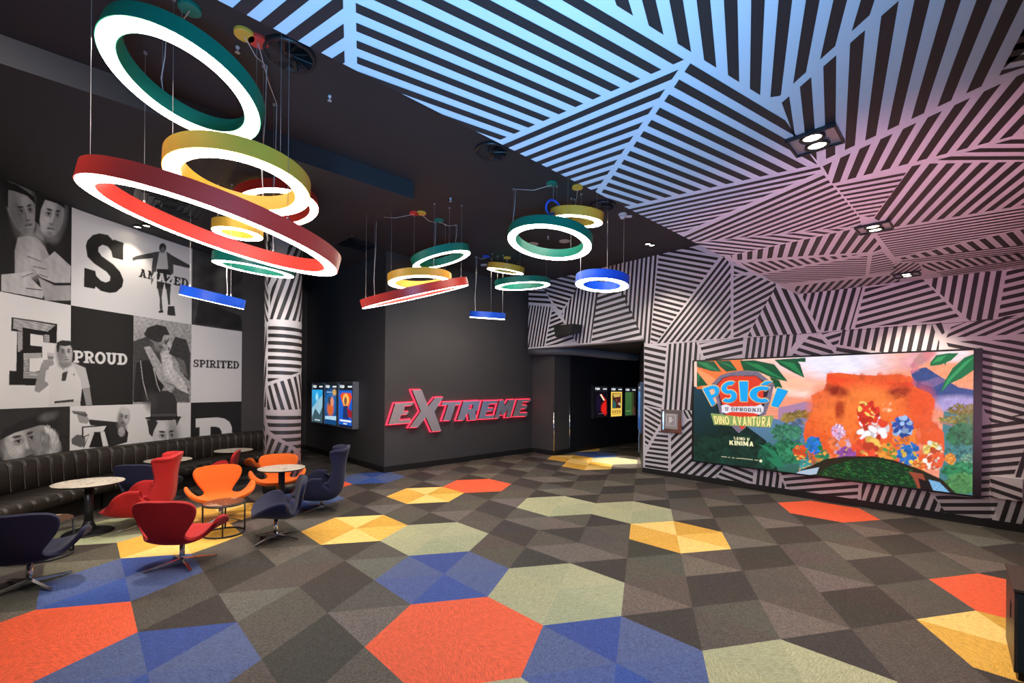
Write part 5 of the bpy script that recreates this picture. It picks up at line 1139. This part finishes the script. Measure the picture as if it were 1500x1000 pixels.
ring('blue ring pendant seen edge on before the mural', GR, MT['ringB'], (gx, gy, gz - .05), (-.22, .045, -.97), .385, (-4.218, 6.432), hz=ZS, angs=(95, 185, 340))
ring('green ring pendant above the middle red and yellow rings', GR, MT['ringG'], (-1.246, 7.9, 4.093), (.266, .095, -.959), .52, (-1.326, 8.051), angs=(60, 185, 300))
ring('yellow ring pendant before the charcoal sign wall', GR, MT['ringY'], (-1.578, 7.7, 3.644), (.068, .009, -.998), .535, (-1.574, 7.714), angs=(70, 190, 310))
ring('red ring pendant seen nearly edge on before the sign wall', GR, MT['ringR'], (-1.62, 7.6, 3.39), (.225, .205, -.955), .90, (-1.691, 7.717), angs=(160, 215, 60, 350))
ring('green ring pendant right of the middle, overlapping a yellow ring', GR, MT['ringG'], (.528, 6.65, 3.993), (-.132, -.083, -.988), .623, (.549, 6.575), angs=(170, 290, 50))
ring('yellow ring pendant behind the right green ring', GR, MT['ringY'], (.94, 6.8, 4.379), (-.093, .14, -.979), .40, (.941, 6.678), angs=(90, 200, 320))
ring('blue ring pendant before the striped bulkhead', GR, MT['ringB'], (1.335, 6.8, 3.424), (-.087, -.027, -.996), .398, angs=(10, 160, 270))
ring('small yellow ring pendant far back in the middle', GR, MT['ringY'], (-.174, 10.2, 4.505), (-.136, .14, -.98), .42, (-.134, 10.3), angs=(90, 210, 330))
ring('green ring pendant far back above the blue ring', GR, MT['ringG'], (.218, 10.2, 4.175), (.058, .079, -.995), .624, angs=(100, 180, 340))
ring('small blue ring pendant lowest before the sign wall', GR, MT['ringB'], (-.565, 10.1, 3.43), (-.054, .13, -.985), .40, (-.612, 10.218), angs=(150, 10, 80))
# coil of blue cable hanging by the right green ring
b = bmesh.new(); tube(b, [(.10 * math.cos(k * math.pi / 16), .03 * math.sin(k * math.pi / 8), .10 * math.sin(k * math.pi / 16)) for k in range(33)], .016, 8)
o = obj('cable_coil', b, MT['ringB'], None, True); o.location = (.575, 6.62, 4.52); tag(o, 'blue cable coil hung under the ceiling by the yellow ring', 'cable')
b = bmesh.new(); tube(b, [(0, 0, .10), (.01, 0, .33)], .004, 6); obj('hanger', b, MT['wire'], o)

# ------------------------------------------------------------------ ceiling fixtures
def spotlamp(name, x, y, z, energy, size=math.radians(80), blend=.6, col=(1, .86, .68), tilt=None):
    l = bpy.data.lights.new(name, 'SPOT'); l.energy = energy; l.spot_size = size; l.spot_blend = blend; l.color = col; l.shadow_soft_size = .04
    o = bpy.data.objects.new(name, l); COL.objects.link(o); o.location = (x, y, z)
    if tilt is not None: o.rotation_euler = (Vector(tilt) - Vector((x, y, z))).to_track_quat('-Z', 'Y').to_euler()
    return o
def twin(label, x, y, z, ang, a=.19, bdim=.19, energy=60, group=None, frame=True, r=.062, em='spot', tilt=None, frame_a=None):
    rt = thing('downlight', label, 'downlight', (x, y, z), ang, group)
    if frame:
        b = bmesh.new(); t = .012
        for q in ((-a, 0, t, bdim * 2), (a, 0, t, bdim * 2), (0, -bdim, a * 2 + t, t), (0, bdim, a * 2 + t, t)): box(b, (q[0], q[1], -.014), (q[2], q[3], .024))
        obj('frame', b, MT['blackplastic'], rt); b = bmesh.new(); box(b, (0, 0, -.006), (a * 2, bdim * 2, .006)); obj('tray', b, MT['silver'], rt)
    for k, dx in enumerate((-.5, .5)):
        px = dx * a * (.98 if frame else .95)
        b = bmesh.new(); lathe(b, [(r + .02, -.012), (r + .022, -.022), (r + .004, -.026), (r, -.012)], 28, Matrix.Translation((px, 0, 0))); obj('bezel', b, MT['blackplastic'], rt, True)
        b = bmesh.new(); lathe(b, [(0, -.016), (r, -.014)], 28, Matrix.Translation((px, 0, 0))); obj('lens', b, MT[em], rt)
    if energy: spotlamp('downlight_beam', x, y, z - .04, energy, math.radians(95), .7, tilt=tilt)
    return rt
GD = 'twin downlights in the striped ceiling'; ang = math.atan2(DB[1], DB[0]) + math.pi / 2
for cor, lab in (([(1161,201),(1209,185),(1225,213),(1180,228)], 'twin downlight nearest the camera in the striped ceiling'), ([(1259.5,331.5),(1293.6,325.3),(1299.6,336.8),(1269.6,342.8)], 'second twin downlight of the striped ceiling, midway to the wall'), ([(1312,400.5),(1339,397.5),(1345,405),(1318,408)], 'twin downlight closest to the screen wall')):
    q = [at_z(*v, ZL - .02)[:2] for v in cor]; m_ = sum(q) / 4; ex = (q[1] - q[0] + q[2] - q[3]) / 2; ey = (q[2] - q[1] + q[3] - q[0]) / 2
    lx, ly = np.linalg.norm(ex), np.linalg.norm(ey); an = math.atan2(ey[1], ey[0]); print('twin', lx, ly)
    twin(lab, m_[0], m_[1], ZL - .004, an, a=.135, bdim=.135, energy=150, group=GD, r=.052, frame_a=.13)
p = at_z(952, 357, ZC); twin('twin downlight in the black ceiling near the striped wall', p[0], p[1], ZC, .6, .14, .1, 130, 'recessed twin lamps in the black ceiling', False, .05)
p = at_z(208, 330, ZS); twin('twin downlight in the soffit close to the mural', p[0], p[1], ZS, -.3, .22, .1, 40, 'recessed twin lamps in the black ceiling', False, .05, tilt=(-6.5, 7.9, 2.6))
def disc(label, x, y, z, r=.10, mat='plastic'):
    b = bmesh.new(); lathe(b, [(0, -.012), (r * .9, -.012), (r, -.004), (r, 0)], 28); o = obj('ceiling_speaker', b, MT[mat], None, True); o.location = (x, y, z); tag(o, label, 'ceiling speaker', 'white discs in the black ceiling')
disc('white ceiling disc seen through the right green ring, left one', .41, 9.327, ZC, .11); disc('white ceiling disc seen through the right green ring, right one', 1.035, 9.138, ZC, .11); disc('white ceiling disc far back above the small blue ring', -.687, 10.95, ZC, .10)
def vent(label, x, y, r):
    rt = thing('round_vent', label, 'vent', (x, y, ZC), 0, 'round black air vents')
    b = bmesh.new(); lathe(b, [(r * .86, -.004), (r * .9, -.04), (r, -.045), (r * 1.04, -.02), (r * 1.04, 0)], 40); obj('rim', b, MT['blackplastic'], rt, True)
    b = bmesh.new()
    for k in range(10):
        m = Matrix.Rotation(k * math.pi / 5, 4, 'Z') @ Matrix.Translation((r * .5, 0, -.02)) @ Matrix.Rotation(.6, 4, 'X'); box(b, (0, 0, 0), (r * .72, .1 * r / .2, .006), m)
    obj('blades', b, MT['blackplastic'], rt); b = bmesh.new(); lathe(b, [(0, -.035), (r * .18, -.033), (r * .2, -.01)], 20); obj('hub', b, MT['blackplastic'], rt, True)
vent('round black air vent by the yellow and red canopies at the top', -2.02, 4.06, .21); vent('round black air vent halfway along the striped ceiling edge', -.28, 5.68, .20); vent('round black air vent above the dome detector', 1.44, 7.34, .20)
def grille(label, x, y, z, s, rz):
    rt = thing('air_grille', label, 'vent', (x, y, z), rz, 'square air grilles')
    b = bmesh.new()
    for k in range(5):
        q = s * (1 - k * .19); t = .02
        for sx, sy, lx, ly in ((-q, 0, t, 2 * q), (q, 0, t, 2 * q), (0, -q, 2 * q, t), (0, q, 2 * q, t)): box(b, (sx, sy, -.012 - .004 * k), (lx, ly, .02))
    obj('louvres', b, MT['blackplastic'], rt); b = bmesh.new(); box(b, (0, 0, -.003), (2 * s, 2 * s, .004)); obj('backplate', b, MT['base'], rt)
grille('square air grille in the ceiling before the poster wall', -3.24, 9.47, ZC, .30, .8); grille('square air grille in the soffit seen through the largest red ring', -5.2, 6.85, ZS, .42, .75)
p = at_z(912, 313, ZC); rt = thing('dome_detector', 'white dome detector in the black ceiling beside the striped edge', 'detector', (p[0], p[1], ZC))
b = bmesh.new(); lathe(b, [(.07, 0), (.07, -.02), (.06, -.03)], 24); obj('mount', b, MT['plastic'], rt, True); b = bmesh.new(); lathe(b, [(.05, -.03), (.048, -.06), (.03, -.085), (0, -.092)], 24); obj('dome', b, MT['plastic'], rt, True)
p = at_z(921, 316, ZC); b = bmesh.new(); box(b, (0, 0, -.012), (.10, .06, .02)); o = obj('ceiling_tag', b, MT['plastic']); o.location = (p[0], p[1], ZC); tag(o, 'small white plate beside the dome detector', 'plate')
spr = [(348, 68), (483, 140), (559, 258), (515, 341), (615, 411), (803, 346), (545, 292), (660, 290)]
for i, (x, y) in enumerate(spr):
    p = at_z(x, y, ZC); b = bmesh.new(); lathe(b, [(.018, 0), (.016, -.02), (.007, -.022), (.007, -.05), (.02, -.052), (.02, -.056)], 12)
    o = obj('sprinkler', b, MT['plastic'], None, True); o.location = (p[0], p[1], ZC); tag(o, 'small white sprinkler head in the black ceiling', 'sprinkler', 'sprinkler heads in the black ceiling')

# ------------------------------------------------------------------ lights of the place, unseen stand-ins and an added fill
def area(name, loc, tgt, sx, sy, energy, col, spread=180):
    l = bpy.data.lights.new(name, 'AREA'); l.shape = 'RECTANGLE'; l.size = sx; l.size_y = sy; l.energy = energy; l.color = col; l.spread = math.radians(spread)
    o = bpy.data.objects.new(name, l); COL.objects.link(o); o.location = loc; o.rotation_euler = (Vector(tgt) - Vector(loc)).to_track_quat('-Z', 'Y').to_euler(); return o
area('blue_stand_in', (.3, -1.0, .9), (1.0, 3.2, 3.54), 2.2, .8, 160, (.18, .50, 1.0), 105)  # unseen stand-in for the blue glow from behind the camera
area('pink_stand_in', (2.3, 1.35, 1.05), (4.4, 5.5, 3.54), .9, .5, 420, (1, .46, .66), 80)  # unseen lamp added to tint the striped ceiling pink, standing in for screens
area('added_fill_light', (-2.6, -1.4, 4.5), (-6.2, 6.0, 2.9), 1.6, 1.6, 62, (1, .92, .90), 42)  # unseen fill added behind the camera to brighten mural and ring sides
spotlamp('lounge_beam', -4.45, 5.35, ZS - .02, 260, math.radians(46), .5); spotlamp('lounge_beam', -3.9, 6.6, ZS - .02, 60, math.radians(62), .7)
spotlamp('passage_beam', 2.95, 11.75, Z_DOOR - .04, 520, math.radians(42), .7)
w = bpy.data.worlds.new('world'); SC.world = w; w.use_nodes = True
w.node_tree.nodes['Background'].inputs['Color'].default_value = (.9, .85, .85, 1); w.node_tree.nodes['Background'].inputs['Strength'].default_value = .03

# ------------------------------------------------------------------ view
SC.view_settings.view_transform = 'Standard'; SC.view_settings.look = 'None'; SC.view_settings.gamma = 1
SC.view_settings.exposure = .8; SC.view_settings.use_curve_mapping = False
SC.cycles.use_denoising = True; SC.cycles.max_bounces = 8; SC.cycles.sample_clamp_indirect = 8
